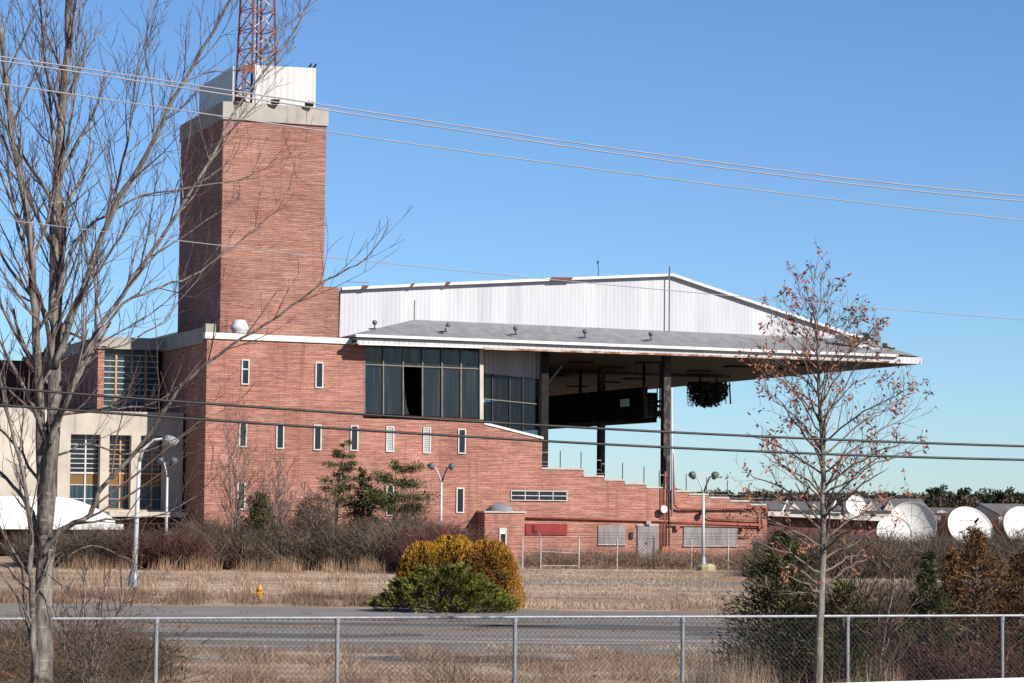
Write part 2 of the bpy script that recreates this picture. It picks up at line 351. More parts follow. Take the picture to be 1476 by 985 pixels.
# ------------------------------------------------------------------ the grandstand with its brick tower
gs = thing('grandstand', 'large derelict red brick grandstand with square tower and white cantilevered metal roof', 'grandstand', BM)
def poly(pts, wv=0.0): return [F(x, y, wv) for x, y in pts]
def shape(name, pts, w0, w1, m, parent=gs, at_w=None):
    b = MB(); b.prism(poly(pts, w0 if at_w is None else at_w), w0, w1); return b.build(name, m, parent)
def P2(px, py, wv=0.0): u, z = F(px, py, wv); return Vector((u, wv, z))
uL = 0.0; u697 = Fu(697, 608); zs = F(525, 603)[1]; zs2 = F(697, 608)[1]; ztop = F(298, 488)[1]; ztop2 = F(525, 497)[1]
u525 = Fu(525, 550)
b = MB(); b.prism([(uL, -.3), (u697, -.3), (u697, zs2), (u525, zs), (u525, ztop2), (uL, ztop)], 0, 12)
# taller brick hall behind the glazed hall keeps the glazed room open: room is notched out
b = MB(); b.prism([(uL, -.3), (u697, -.3), (u697, zs2), (u525, zs), (uL, zs)], 0, 26)
b.prism([(uL, zs+.001), (u525, zs+.001), (u525, ztop2), (uL, ztop)], 0, 26)
b.build('front_wall', M['brick'], gs)
# white coping and the dark concrete band round the left side
b = MB(); b.prism([(uL-.15, ztop+.002), (u525-.6, ztop2+.002), (u525-.6, ztop2+.36), (uL-.15, ztop+.40)], -.12, .5); b.build('coping', M['white'], gs)
b = MB(); b.box(uL-.15, uL+.4, .502, 26, ztop-.25, ztop+.75); b.box(uL-.12, uL+.55, -.08, .49, ztop+.41, ztop+.95); b.build('parapet', M['concrete'], gs)
b = MB(); b.box(.42, u697, .51, 26, ztop-.3, ztop+.1); b.build('flat_roof', M['shingle'], gs)
# glazed hall
bt = [(525,499),(691,505.5),(691,604),(525,596)]
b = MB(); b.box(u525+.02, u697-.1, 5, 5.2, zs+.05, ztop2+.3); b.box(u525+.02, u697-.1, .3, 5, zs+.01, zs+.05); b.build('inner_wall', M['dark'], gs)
xs_ = [525.6, 552.6, 581, 609, 637, 664.5, 691]
def yt(x): return 498.5 + (x-525)*.0385
def ym(x): return 525.5 + (x-525)*.038
def yb(x): return 596 + (x-525)*.049
for i in range(6):
    for r, (f0, f1) in enumerate(((yt, ym), (ym, yb))):
        a, c = xs_[i], xs_[i+1]
        if i == 2 and r == 1:
            # broken pane: a jagged remnant is left at the bottom left
            sh = MB(); sh.prism(poly([(a+1, yb(a)-1),(a+9, yb(a)-1),(a+5, yb(a)-14),(a+2.5, yb(a)-32),(a+1, yb(a)-60)], .1), .1, .13); sh.build('broken_pane', M['glass'], gs)
            continue
        sh = MB(); sh.prism(poly([(a+.6, f1(a)-.6),(c-.6, f1(c)-.6),(c-.6, f0(c)+.6),(a+.6, f0(a)+.6)], .1), .1, .13); ta, tb_ = random.uniform(-.012,.012), random.uniform(-.016,.016)
        xc, zc_ = sh.v[0][0], sh.v[0][2]; sh.v = [(v[0], v[1]+ta*(v[0]-xc)+tb_*(v[2]-zc_), v[2]) for v in sh.v]; sh.build('window_pane', M['glass'], gs)
b = MB()
for x in xs_[:-1]: b.prism(poly([(x-.75, yb(x)),(x+.75, yb(x)),(x+.75, yt(x)),(x-.75, yt(x))], .0), -.03, .2)
for i in range(6):
    a, c = xs_[i]+.8, xs_[i+1]-.8
    for f_ in (ym,): b.prism(poly([(a, f_(a)+.8),(c, f_(c)+.8),(c, f_(c)-.7),(a, f_(a)-.7)]), -.02, .18)
b.build('window_grid', M['mullion'], gs)
shape('window_sill', [(525,600),(697,608.5),(697,604.8),(525,596.5)], -.12, .25, M['rust_dark'])
shape('corner_post', [(691.7,608),(697,608),(697,503),(691.7,503)], -.05, .5, M['cream'])
b = MB(); b.prism([(u525, zs+.01), (u525+.01, zs+.01), (u525+.01, ztop2), (u525, ztop2)], .3, 5); b.build('side_reveal', M['dark'], gs)
# sloping bay of windows beside the seats
shape('cladding_panel', [(697.5,538),(784,547),(784,506),(697.5,503)], 1.0, 1.2, M['grey_corr'])
ms = [697.5, 710, 735, 754, 777.5]
def t1(x): return 538.6+(x-697.5)*.105
def t2(x): return 575+(x-697.5)*.1
def t3(x): return 610+(x-697.5)*.262
for i in range(4):
    for f0, f1 in ((t1, t2), (t2, t3)):
        a, c = ms[i], ms[i+1]
        sh = MB(); sh.prism(poly([(a+.7, f1(a)),(c-.7, f1(c)),(c-.7, f0(c)),(a+.7, f0(a))], 1.1), 1.1, 1.13); sh.build('window_pane', M['glass_thin'], gs)
b = MB()
for x in ms[1:]: b.prism(poly([(x-.7, t3(x)+3),(x+.7, t3(x)+3),(x+.7, t1(x)),(x-.7, t1(x))], 1.0), 1.0, 1.2)
b.build('window_mullions', M['mullion_dark'], gs)
shape('window_transom', [(698,t2(698)+.6),(777,t2(777)+.6),(777,t2(777)-.6),(698,t2(698)-.6)], .97, 1.0, M['mullion'])
shape('end_post', [(778.2,640),(782,640),(782,547.5),(778.2,547)], .9, 1.25, M['mullion'])
# long brick wall stepping down with the seats
steps = [(781,676,840,677.5),(842,686,870,688),(872,691.6,900,693.5),(901.5,696,932,699),(933,702.5,963.5,704.5),
         (964,708.5,992.5,709.5),(994,712.8,1021.5,714.2),(1023,717.3,1051.5,718.9),(1053,722.3,1082.5,723.6),(1083.5,727.5,1106,729)]
top = [F(697,612)]; top.append(F(781,633.5))
prof = []
for i, (xa, ya, xb, yb_) in enumerate(steps):
    ua = Fu(xa-.5 if i else 781, 700); ub = Fu((steps[i+1][0]-.5) if i < 9 else 1106, 700); z = F(xb, yb_)[1]
    prof.append((ua, ub, z))
ring = [(u697+.002, -.3), (prof[-1][1], -.3)]
for ua, ub, z in reversed(prof): ring += [(ub, z), (ua, z)]
ring += [(prof[0][0]-.0, top[1][1]), top[0]]
ring2 = []
for p in ring:
    if not ring2 or (abs(p[0]-ring2[-1][0])+abs(p[1]-ring2[-1][1])) > 1e-5: ring2.append(p)
b = MB(); b.prism(ring2, .02, .5); b.build('stepped_wall', M['brick'], gs)
b = MB()
for ua, ub, z in prof: b.box(ua-.05, ub-.08, -.04, .56, z+.002, z+.12)
b.build('step_coping', M['coping'], gs)
b = MB(); a_, c_ = F(697.5,612), F(781,633.5)
b.prism([(a_[0], a_[1]+.003), (c_[0]+.1, c_[1]+.003), (c_[0]+.1, c_[1]+.16), (a_[0], a_[1]+.16)], -.06, .6); b.build('sloping_coping', M['white'], gs)
b = MB()
for ua, ub, z in prof:
    b.box(ua, ub-.001, .51, 70, -.2, z-.9); b.box(ua, ua+(ub-ua)*.5, .52, 70, z-.899, z-.5)
b.build('seating_steps', M['concrete'], gs)
# entrance vestibule
v0, v1 = Fu(698.5,770,-1.4), Fu(756,770,-1.4); vz = F(720,739.5,-1.4)[1]
b = MB(); b.box(v0, v1, -1.4, .01, -.3, vz); b.build('vestibule', M['brick'], gs)
b = MB(); b.box(v0-.08, v1+.08, -1.5, .01, vz+.002, vz+.12); b.build('vestibule_coping', M['coping'], gs)
u_, z_ = F(721, 738, -.7); b = MB(); b.lathe([(.85,0),(.82,.18),(.65,.36),(.35,.47),(0.01,.5)], 18, (u_, -.7, vz+.12)); b.build('skylight_dome', M['shingle'], gs, True)
# slim windows
def slim(px, y0, y1, wd=11, kind='glass', wv=0.0):
    k = wd/2
    a, z1_ = F(px-k, y0, wv); c, z0_ = F(px+k, y1, wv); y = wv
    b = MB(); t = .085
    b.box(a, a+t, y-.08, y-.002, z0_, z1_); b.box(c-t, c, y-.08, y-.002, z0_, z1_)
    b.box(a+t, c-t, y-.08, y-.002, z1_-t, z1_); b.box(a+t, c-t, y-.10, y-.002, z0_, z0_+t)
    fr = b.build('window', M['window_frame'], gs)
    b = MB(); b.box(a+t, c-t, y-.03, y-.003, z0_+t, z1_-t)
    b.build('louvre' if kind == 'louvre' else 'pane', M['louvre'] if kind == 'louvre' else M['glass'], fr)
    if kind == 'sash':
        b = MB(); zm = z1_-(z1_-z0_)*.3; b.box(a+t, c-t, y-.05, y-.031, zm, z1_-t); b.build('upper_panel', M['white'], fr)
    if kind == 'half':
        b = MB(); zm = z1_-(z1_-z0_)*.38; b.box(a+t, c-t, y-.06, y-.031, zm-.05, zm+.03); b.build('glazing_bar', M['window_frame'], fr)
for a in ((353.5,518,555,11,'half'),(460,522,560),(350,609,645),(403.5,610.5,647.5),(457.5,612,649.5),(510.5,613,650.5),
          (562,614.5,652,11,'louvre'),(615,616,654,11,'louvre'),(665.5,618,654.5),(347.5,696,735),(562,700,744),(663,703,740)): slim(*a)
slim(724.5,761,790,10,'sash',-1.4)
# strip window of four lights
b = MB(); a, z1_ = F(736,707); c, z0_ = F(817,722.5); t = .055
b.box(a, c, -.08, -.002, z1_-t, z1_); b.box(a, c, -.08, -.002, z0_, z0_+t)
zm = (z0_+z1_)/2; b.box(a+t, c-t, -.075, -.031, zm-.025, zm+.025)
for i in range(5): x = a+(c-a-t)*i/4; b.box(x, x+t, -.078, -.002, z0_+t, z1_-t)
fr = b.build('strip_window', M['window_frame'], gs); b = MB(); b.box(a+t, c-t, -.03, -.003, z0_+t, z1_-t); b.build('pane', M['glass'], fr)
# boards, door, panel, vents, lamp
def panel(name, x0, y0, x1, y1, m, d=.07, parent=gs, y=0.0):
    a, z1_ = F(x0, y0); c, z0_ = F(x1, y1); b = MB(); b.box(a, c, y-d, y-.003, z0_, z1_); return b.build(name, m, parent)
panel('sign_panel', 757, 755, 817, 771, M['red_panel'], .1); panel('sign_patch', 766, 757, 769.5, 768.5, M['red_dark'], .13); panel('sign_patch', 766, 765, 774, 768.5, M['red_dark'], .132)
panel('boarded_window', 862, 757.5, 900.5, 784, M['plywood']); panel('boarded_window', 985, 760, 1062, 786, M['plywood'])
panel('window_sill', 861, 784.2, 902, 786, M['coping'], .12); panel('window_sill', 984, 786.2, 1063, 788, M['coping'], .12)
panel('wall_vent', 907, 767, 912, 777, M['steel_worn'], .1); panel('lintel', 1065, 773, 1079, 776, M['rust_dark'], .12)
d = panel('door', 918.5, 758.5, 932.6, 806, M['plywood'], .09); panel('door', 933.2, 758.5, 947, 806, M['plywood'], .09)
panel('door_handle', 930, 782, 931.4, 785, M['steel_dark'], .14, d).name = 'handle'
panel('door_head', 917, 756, 948.5, 758.2, M['coping'], .11); panel('wall_lamp', 929.5, 751.5, 936, 756, M['lens'], .3)
d = panel('dark_doorway', 1086, 781, 1100, 806, M['dark'], .06); panel('door_frame', 1084.5, 779, 1102, 781, M['lampgrey'], .1)
panel('electric_box', 951.5, 788, 962, 799.5, M['orange_box'], .35); panel('junction_box', 971.5, 758, 977.5, 763.5, M['pipe_red'], .3)
panel('junction_box', 1066, 762, 1070, 766, M['steel_worn'], .3)
for px, py, r in ((953, 735, .28), (1009.5, 740, .24)):
    u_, z_ = F(px, py); b = MB(); b.tube([(u_, -.03, z_), (u_, -.25, z_), (u_, -.45, z_+.05), (u_, -.5, z_+.05)], [.1, .12, r, r*.9], 14)
    b.build('wall_floodlight', M['vent_white'] if px < 1000 else M['steel_worn'], gs)
def pipe(name, pts, r, m, off=-.12):
    q = []
    for x, y in pts: u_, z_ = F(x, y); q.append((u_, off, z_))
    b = MB(); b.tube(q, r, 8); return b.build(name, m, gs, True)
pipe('wall_pipe', [(757,746.5),(947,751),(1095,756.5)], .075, M['pipe_red'])
pipe('wall_pipe', [(964,754.5),(1095,757.5),(1099,760)], .06, M['pipe_red'], -.3)
pipe('wall_pipe', [(969,700),(969.5,720),(970,728),(974,732),(980,733),(1080,732.5),(1092,733.5),(1095,737),(1095.5,763)], .085, M['pipe_red'], -.28)
pipe('wall_pipe', [(1075,731),(1098,731.5),(1103,733),(1104,738),(1104,746)], .06, M['pipe_red'], -.14)
pipe('wall_pipe', [(1018,745),(1024,748),(1096,750.5)], .05, M['rust_red'], -.2)
pipe('conduit', [(953,703),(953,788)], .05, M['rust_red'], -.14); pipe('conduit', [(957.5,680),(957.5,788)], .06, M['pipe_red'], -.16)
pipe('conduit', [(963,690),(962.5,806)], .06, M['steel_worn'], -.2)
pipe('white_pipe', [(966,560),(966.5,745)], .07, M['pole'], -.25)
pipe('white_pipe', [(966.5,648),(968.5,650),(970,655),(970.5,712)], .09, M['pole'], -.16)
for x in (1000, 1045, 1080): pipe('pipe_bracket', [(x,730),(x,735)], .04, M['steel_worn'], -.2)
# handrail on the steps
b = MB(); rs = []
for i, x in enumerate((781, 810, 840, 869.5, 900, 931, 953, 992, 1021.5, 1051.5, 1082.5, 1104)):
    u_ = Fu(x-.8, 700); k = min(range(10), key=lambda j: 0 if prof[j][0] <= u_ <= prof[j][1] else min(abs(prof[j][0]-u_), abs(prof[j][1]-u_)))
    z = prof[k][2]; rs.append((u_, z)); b.tube([(u_, .25, z), (u_, .25, z+1.25)], .035, 5)
b.build('handrail_posts', M['steel_worn'], gs)
b = MB()
for (ua, za), (ub, zb) in zip(rs, rs[1:]):
    zc = zb if zb < za else za
    for h, rr in ((1.15, .022), (.5, .012), (.25, .012)): b.tube([(ua, .25, zc+h), (ub, .25, zc+h)], rr, 4)
b.build('handrail', M['coping'], gs)
# big roof
WE, WG, WB = -1.3, 4.0, 75
ft = [F(515,487.5,WE), F(1327,515.5,WE)]; fb = [F(515,495.5,WE), F(1325,525,WE)]
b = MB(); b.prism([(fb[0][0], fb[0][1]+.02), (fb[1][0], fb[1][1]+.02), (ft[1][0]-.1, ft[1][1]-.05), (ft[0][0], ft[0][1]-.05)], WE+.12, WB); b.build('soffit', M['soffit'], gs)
b = MB(); b.prism([fb[0], fb[1], ft[1], ft[0]], WE, WE+.10); b.build('fascia', M['fascia'], gs)
b = MB(); b.prism([fb[0], (fb[0][0]+.1, fb[0][1]), (ft[0][0]+.1, ft[0][1]), ft[0]], WE+.101, 5); b.build('side_fascia', M['fascia'], gs)
b = MB(); b.box(ft[1][0]-.02, ft[1][0]+.1, WE, WB, fb[1][1], ft[1][1]); b.build('end_fascia', M['fascia'], gs)
shape('rust_trim', [(697,504),(1282,522.5),(1282,520.5),(697,500.8)], WE-.06, WE-.003, M['rust'])
shape('white_trim', [(517,497.2),(697,502.4),(697,500.9),(517,495.7)], WE-.04, WE+.2, M['white'])
shape('gutter', [(513,485.6),(1162,510.2),(1294,514.6),(1294,511),(1162,506.3),(513,481.6)], WE-.28, WE-.02, M['white'])
# hipped skirt roof
e0, e1 = P2(514,482.5,WE-.2), P2(1296,511.5,WE-.2); r0, r1 = P2(597,461,WG), P2(1240,489.5,WG); l0 = P2(487,487,WG)
dz = Vector((0,0,-.15)); b = MB(); b.hull8([e0,e1,r1,r0],[e0+dz,e1+dz,r1+dz,r0+dz])
b.add([e0, r0, l0, e0+dz, r0+dz, l0+dz], [(0,1,2),(5,4,3),(0,2,5,3),(0,3,4,1),(1,4,5,2)])
b.build('skirt_roof', M['shingle'], gs)
tp = P2(1326,514.5,WE); tb = Vector((tp.x, 22, tp.z)); rb = Vector((r1.x, 30, r1.z))
b = MB(); b.add([e1, tp, r1, tb, rb], [(0,1,2),(1,3,2),(2,3,4)]); b.build('torn_roof_end', M['shingle'], gs)
# gable wall
zg = F(488,492,WG)[1]
gp = [F(489,488,WG), F(1292,513.5,WG), F(1240,488,WG), F(1076,434,WG), F(967,397,WG), F(800,403.5,WG), F(600,412,WG), F(491,417,WG)]
b = MB(); b.prism(gp, WG, WG+.15); b.build('gable_wall', M['white_corr'], gs)
b = MB(); q = [(u_-.0, z_-.12) for u_, z_ in gp]; b.prism(q, WG+.16, WB-1); b.build('main_roof', M['grey_corr'], gs)
b = MB()
for (x0,y0),(x1,y1) in (((491,417),(600,412)),((600,412),(800,403.5)),((800,403.5),(967,397)),((967,397),(1076,434)),((1076,434),(1240,488.5)),((1240,488.5),(1265,497))):
    b.prism([F(x0,y0+1.6,WG), F(x1,y1+1.6,WG), F(x1,y1-2.2,WG), F(x0,y0-2.2,WG)], WG-.35, WG-.01)
b.build('roof_edge_trim', M['white'], gs)
for x0,x1,y in ((520,532,413.5),(591,598,410.5),(641,650,408.2),(792,826,401.8)):
    b = MB(); b.prism(poly([(x0,y+3),(x1-3,y+2.2),(x1,y-1.6),(x0+3,y-2)], WG-.4), WG-.45, WG-.36); b.build('rust_patch', M['rust_dark'], gs)
b = MB(); u_, z_ = F(966,384,WG-.5); u2, z2 = F(966,478,WG-.5); b.tube([(u_,WG-.4,z_),(u_,WG-.4,z2)], .045, 6); b.build('conduit', M['lampgrey'], gs)
b = MB(); u_, z_ = F(599,432,WG-.2); u2, z2 = F(599,461,WG-.2); b.tube([(u_,WG-.06,z_),(u_,WG-.06,z2)], .02, 6); b.build('conduit', M['lampgrey'], gs)
b = MB(); p = P2(862,378,WG+1); p2 = P2(862,402,WG+1); b.tube([p2, p+Vector((.05,0,-.5)), p+Vector((-.05,0,0))], .035, 5); b.lathe([(0,.12),(.1,.05),(.1,-.05),(0,-.12)], 8, p); b.build('vent_pipe', M['lampgrey'], gs)
# rust flashing where the sheet is torn off near the tip
rng = random.Random(5)
b = MB()
for i in range(24):
    x = rng.uniform(1196,1290); y = 482+(x-1196)*.26+rng.uniform(-9,3); p = P2(x, y, WG-rng.uniform(.5,4.5)); a = rng.uniform(.3,1.1); c = Vector((rng.uniform(-1,1), rng.uniform(-.6,.6), rng.uniform(-.25,.35))).normalized()
    s_ = c.cross(Vector((0,0,1))).normalized()*rng.uniform(.1,.3); n_ = c.cross(s_).normalized()*.02
    b.hull8([p-s_,p+c*a-s_,p+c*a+s_,p+s_],[p-s_-n_,p+c*a-s_-n_,p+c*a+s_-n_,p+s_-n_])
b.build('torn_sheets', M['rust'], gs)
b = MB()
for x0,y0,x1,y1,h in ((1205,484,1262,506,3.4),(1225,496,1292,510,2.8),(1248,498,1270,490,5)):
    a, c = P2(x0,y0,1.2), P2(x1,y1,.2); k = Vector((0,0,.05)); e = Vector((0,0,h*.05)); s_ = Vector((.1,.4,0))
    b.hull8([a-e,c-e,c+e,a+e],[a-e+s_,c-e+s_,c+e+s_,a+e+s_])
b.build('loose_trim', M['white'], gs)
p = [P2(1068,494,1.5), P2(1086,500,.3)]; b = MB(); b.hull8([p[0], p[1], p[1]+Vector((.4,.2,.1)), p[0]+Vector((.4,.2,.1))],[v+Vector((0,0,-.1)) for v in (p[0], p[1], p[1]+Vector((.4,.2,.1)), p[0]+Vector((.4,.2,.1)))]); b.build('roof_tear', M['rust_dark'], gs)
# recessed light boxes in the soffit
def soff(px, py):
    d_ = ray(px, py); dl = (BM.inverted().to_3x3() @ d_); ol = BM.inverted() @ EYE
    sl_ = (fb[1][1]-fb[0][1])/(fb[1][0]-fb[0][0]); k = (fb[0][1]+sl_*(ol.x-fb[0][0])-ol.z)/(dl.z-sl_*dl.x); return ol+dl*k
for px, py in ((883,529.6),(934,522.5),(915,546),(878,551),(832,557),(797,541),(1007,534.5),(1061,528),(838,522),(1110,531),(1170,526),(960,540)):
    p = soff(px, py); b = MB(); b.box(p.x-.75, p.x+.75, p.y-.6, p.y+.6, p.z-.10, p.z+.04); b.build('soffit_light', M['steel_dark'], gs)
for px, py in ((1000,541),(900,537)):
    p = soff(px, py); b = MB(); b.box(Fu(790,540)+1, Fu(1240,530), p.y-.12, p.y+.12, p.z-.16, p.z+.1); b.build('soffit_beam', M['steel_worn'], gs)
# columns
def column(px, w0, ybase, half, m):
    u_ = Fu(px, 650, w0); z0_ = F(px, ybase, w0)[1]; b = MB()
    zt_ = fb[0][1]+.03
    b.box(u_-half, u_+half, w0, w0+.06, z0_, zt_); b.box(u_-half, u_+half, w0+2*half-.06, w0+2*half, z0_, zt_); b.box(u_-.05, u_+.05, w0+.061, w0+2*half-.061, z0_, zt_)
    return b.build('column', m, gs)
column(785, .55, 682, .26, M['steel_dark']); column(868, 17, 705, .24, M['steel_worn']); column(961.5, .55, 712, .26, M['steel_worn'])  # first column's near-black colour stands in for the roof's shadow
shape('bracing', [(783,560),(786,561),(812,527),(810,526)], 1.5, 1.7, M['mullion'])
# press box hung under the roof
um = Fu(928,585,8); um2 = Fu(959,585,8); zb0 = F(928,603,8)[1]; zb1 = F(928,558,8)[1]; zso = fb[0][1]+.05
b = MB(); b.box(um, um2+3, 16, 75, zb0, zb1); b.box(um, um+.3, 8, 16, zb0, zb1); b.build('press_box', M['press'], gs)
b = MB()
for y_ in range(10, 70, 3): b.box(um-.12, um-.003, y_, y_+.15, zb0+.8, zb1)
b.box(um-.16, um-.121, 8, 70, zb0+.75, zb0+.9); b.box(um-.16, um-.121, 8, 70, zb0+.35, zb0+.4)
for y_ in (8.2, 20, 32, 44, 56): b.box(um+.05, um+.2, y_, y_+.2, zb1+.002, zso); b.build('press_box_frame', M['steel_dark'], gs)
b = MB(); b.box(um+.31, um2, 8, 16, F(940,600,8)[1], F(940,592,8)[1])
for y in (585, 578): z = F(940,y,8)[1]; b.box(um+.31, um2, 8, 8.12, z-.07, z+.07); b.box(um2-.12, um2, 8.13, 15.9, z-.07, z+.07)
b.box(um2-.5, um2-.42, 7.9, 7.99, zb0, zso); b.box(um+1, um+1.06, 7.9, 7.99, zb0, zb1)
b.build('walkway', M['steel_dark'], gs)
for i in range(1):
    b = MB(); y = 10.5; b.box(um-.05, um-.004, y, y+1.6, zb0+.95, zb0+1.5); b.build('press_window', M['glass'], gs)
# clubhouse roof line under soffit: small brick shoulder beside the tower
WT = 3.2
tL, tR = Fu(319,400,WT), Fu(468.5,300,WT); zt = F(395,177,WT)[1]; zc = F(395,151.5,WT)[1]
dl = ray(259.5, 330); # far left corner of the tower
ol = BM.inverted() @ EYE; dd = BM.inverted().to_3x3() @ dl; kk = (tL-ol.x)/dd.x; wT2 = (ol+dd*kk).y
b = MB(); b.box(tL, tR, WT, wT2, ztop-.3, zt); b.build('tower_wall', M['brick_tower'], gs)
b = MB(); b.box(tR+.002, Fu(490,450,WT), WT+.3, wT2-4, ztop-.3, F(480,413,WT)[1]); b.build('tower_shoulder', M['brick_tower'], gs)
b = MB(); b.box(tL-.12, tR+.12, WT-.12, wT2+.12, zt+.002, zc); b.build('tower_band', M['concrete'], gs)
for px in (393,): pass
b = MB(); b.box(tL-.04, tL-.005, WT+.01, wT2, ztop, zt); b.build('tower_side_wall', M['brick_tower'], gs)
# metal screen round the mast
WS = WT+1.0
sL, sL2, sR = Fu(349,130,WS), Fu(367,130,WS), Fu(455,130,WS); zsc = F(367,94,WS)[1]; zsc2 = F(455,98.5,WS)[1]
b = MB(); b.prism([(sL2, zc+.002),(sR, zc+.002),(sR, zsc2),(sL2, zsc)], WS, WS+.08); b.build('screen', M['penthouse'], gs)
b = MB(); b.box(sR-.08, sR, WS+.081, wT2-1, zc+.002, zsc2); b.box(sL, sR-.081, wT2-1.1, wT2-1.02, zc+.002, zsc2-.5); b.build('screen', M['penthouse'], gs)
b = MB(); b.box(sL-.5, sL-.42, WS+.6, wT2-1, zc+.002, zsc-.1); b.build('screen', M['penthouse'], gs)
b = MB(); b.box(sL, sL2, WS-.02, WS+.06, zsc-.45, zsc-.05); b.box(sL, sL+.1, WS, WS+.1, zc, zsc-.46); b.build('screen_frame', M['rust_red'], gs)
# lattice mast standing on the tower roof
mo = P2(369, 120, WS+2.2); mast = thing('lattice_mast', 'rusty red and white lattice radio mast rising from the top of the brick tower', 'mast', BM @ Matrix.Translation((mo.x-.05, WS+2.0, zc)) @ Matrix.Rotation(R(17), 4, 'Z'))
H = 30; hw0, hw1 = 1.02, .25
def hw(z): return hw0+(hw1-hw0)*z/H
for i, (sx, sy) in enumerate(((-1,-1),(1,-1),(1,1),(-1,1))):
    b = MB(); b.tube([(sx*hw(0), sy*hw(0), 0), (sx*hw(H), sy*hw(H), H)], .085, 5); b.build('leg', M['rust_red'], mast)
nb = 22; hb = [H*(1-(1-i/nb)**1.0) for i in range(nb+1)]
br = MB(); hr = MB()
for i in range(nb):
    z0_, z1_ = hb[i], hb[i+1]; a, c = hw(z0_), hw(z1_)
    cs = [(-1,-1),(1,-1),(1,1),(-1,1)]
    for j in range(4):
        p, q = cs[j], cs[(j+1) % 4]
        br.tube([(p[0]*a,p[1]*a,z0_),(q[0]*c,q[1]*c,z1_)], .038, 4); br.tube([(q[0]*a,q[1]*a,z0_),(p[0]*c,p[1]*c,z1_)], .038, 4)
        hr.tube([(p[0]*a,p[1]*a,z0_),(q[0]*a,q[1]*a,z0_)], .04, 4)
br.build('cross_bracing', M['mast_white'], mast); hr.build('horizontal_bracing', M['rust_red'], mast)
b = MB(); b.tube([(-.2,-.3,0),(-.2,-.3,H)], .05, 5); b.build('cable_run', M['steel_dark'], mast)
# floodlights at the tower parapet
for i, (px, lab) in enumerate(((347.5,'small black floodlight on the tower parapet beside the mast foot'),(397,'small black floodlight at the middle of the tower parapet'),(446,'small black floodlight on the tower parapet below the perched birds'))):
    p = BM @ P2(px, 149, WT-.35); p.z = (BM @ Vector((0,0,zc))).z
    t = thing('floodlight', lab, 'floodlight', Matrix.Translation(p), group='floodlights on the tower parapet')
    b = MB(); b.hull8([(-.3,-.15,.02),(.3,-.15,.02),(.3,-.2,.3),(-.3,-.2,.3)], [(-.2,.2,.02),(.2,.2,.02),(.2,.2,.25),(-.2,.2,.25)]); b.build('housing', M['steel_dark'], t)
    b = MB(); b.tube([(0,.2,.15),(0,.5,.15),(0,.5,0)], .04, 5); b.build('bracket', M['lampgrey'], t)
    if i: b = MB(); b.tube([(0,.1,.25),(0,.1,.6)], [.16,.02], 6); b.build('cap', M['vent_white'], t)
for dx, lab in ((0,'small dark bird perched on the right corner of the white screen, left of the pair'),(.32,'small dark bird perched on the right corner of the white screen, right of the pair')):
    p = BM @ Vector((sR-.4+dx, WS+.04, zsc2)); t = MB()
    t.tube([(-.14,0,.05),(-.05,0,.10),(.03,0,.16),(.07,0,.25),(.10,0,.29),(.17,0,.28)], [.01,.05,.075,.05,.04,.005], 8)
    t.tube([(0,.02,.1),(0,.02,0)], .012, 4); t.tube([(.03,-.02,.1),(.03,-.02,0)], .012, 4)
    o = t.build('bird', M['steel_dark']); o.location = p; tag(o, lab, 'bird', 'birds on the tower screen')
# round roof ventilator on the front block
p = BM @ P2(345, 480, 1.6); p.z = F(345,480.5,1.6)[1]; t = thing('roof_ventilator', 'round white roof ventilator standing on the brick block at the foot of the tower', 'ventilator', Matrix.Translation(p))
b = MB(); b.lathe([(.48,0),(.5,.15),(.62,.3),(.58,.42),(.55,.5),(.40,.82),(.38,.86),(0.01,.9)], 24); b.build('hood', M['vent_white'], t, True)
b = MB(); b.lathe([(.3,-.5),(.3,0),(.36,.1)], 16); b.build('neck', M['lampgrey'], t)
p = BM @ P2(327, 480, 1.2); p.z = ztop; t = MB(); t.tube([(0,0,0),(0,0,1.6)], .03, 5); t.tube([(-.35,0,.9),(.3,0,.95)], .03, 5); t.tube([(-.3,0,0),(-.3,0,1.2)], .03, 5)
o = t.build('pipe_stand', M['rust_red']); o.location = p; tag(o, 'thin rusty pipe stand on the brick block left of the white ventilator', 'pipe')
# ball shaped lamps along the skirt roof
for px, py, lab in ((540,471,'first round lamp from the tower, at the left end of the grey skirt roof'),(642,475,'second round lamp from the tower, turned sideways on the grey skirt roof'),
                    (743,479,'third round lamp from the tower on the grey skirt roof'),(843,483.5,'fourth round lamp from the tower on the grey skirt roof'),(938,487,'fifth round lamp from the tower, near the vertical conduit on the grey skirt roof')):
    p = BM @ P2(px, py+4, WE+1.0); t = thing('roof_lamp', lab, 'lamp', Matrix.Translation(p), group='round lamps along the skirt roof')
    b = MB(); rr = .17
    if px != 642: b.lathe([(0.005,.62)]+[(rr*math.sin(a), .45-rr*-math.cos(a)*1.0) for a in [math.pi*k/8 for k in range(1,8)]]+[(0.005,.28)], 14)
    else: b.tube([(.22,-.1,.5),(.1,-.05,.45),(0,0,.42)], [.2,.12,.04], 12)
    b.build('globe', M['lampgrey'], t, True)
    b = MB(); b.tube([(0,0,.3),(0,0,.02)], .04, 5); b.tube([(-.4,-.1,.02),(.1,0,.05)], .05, 5); b.build('bracket', M['steel_worn'], t)
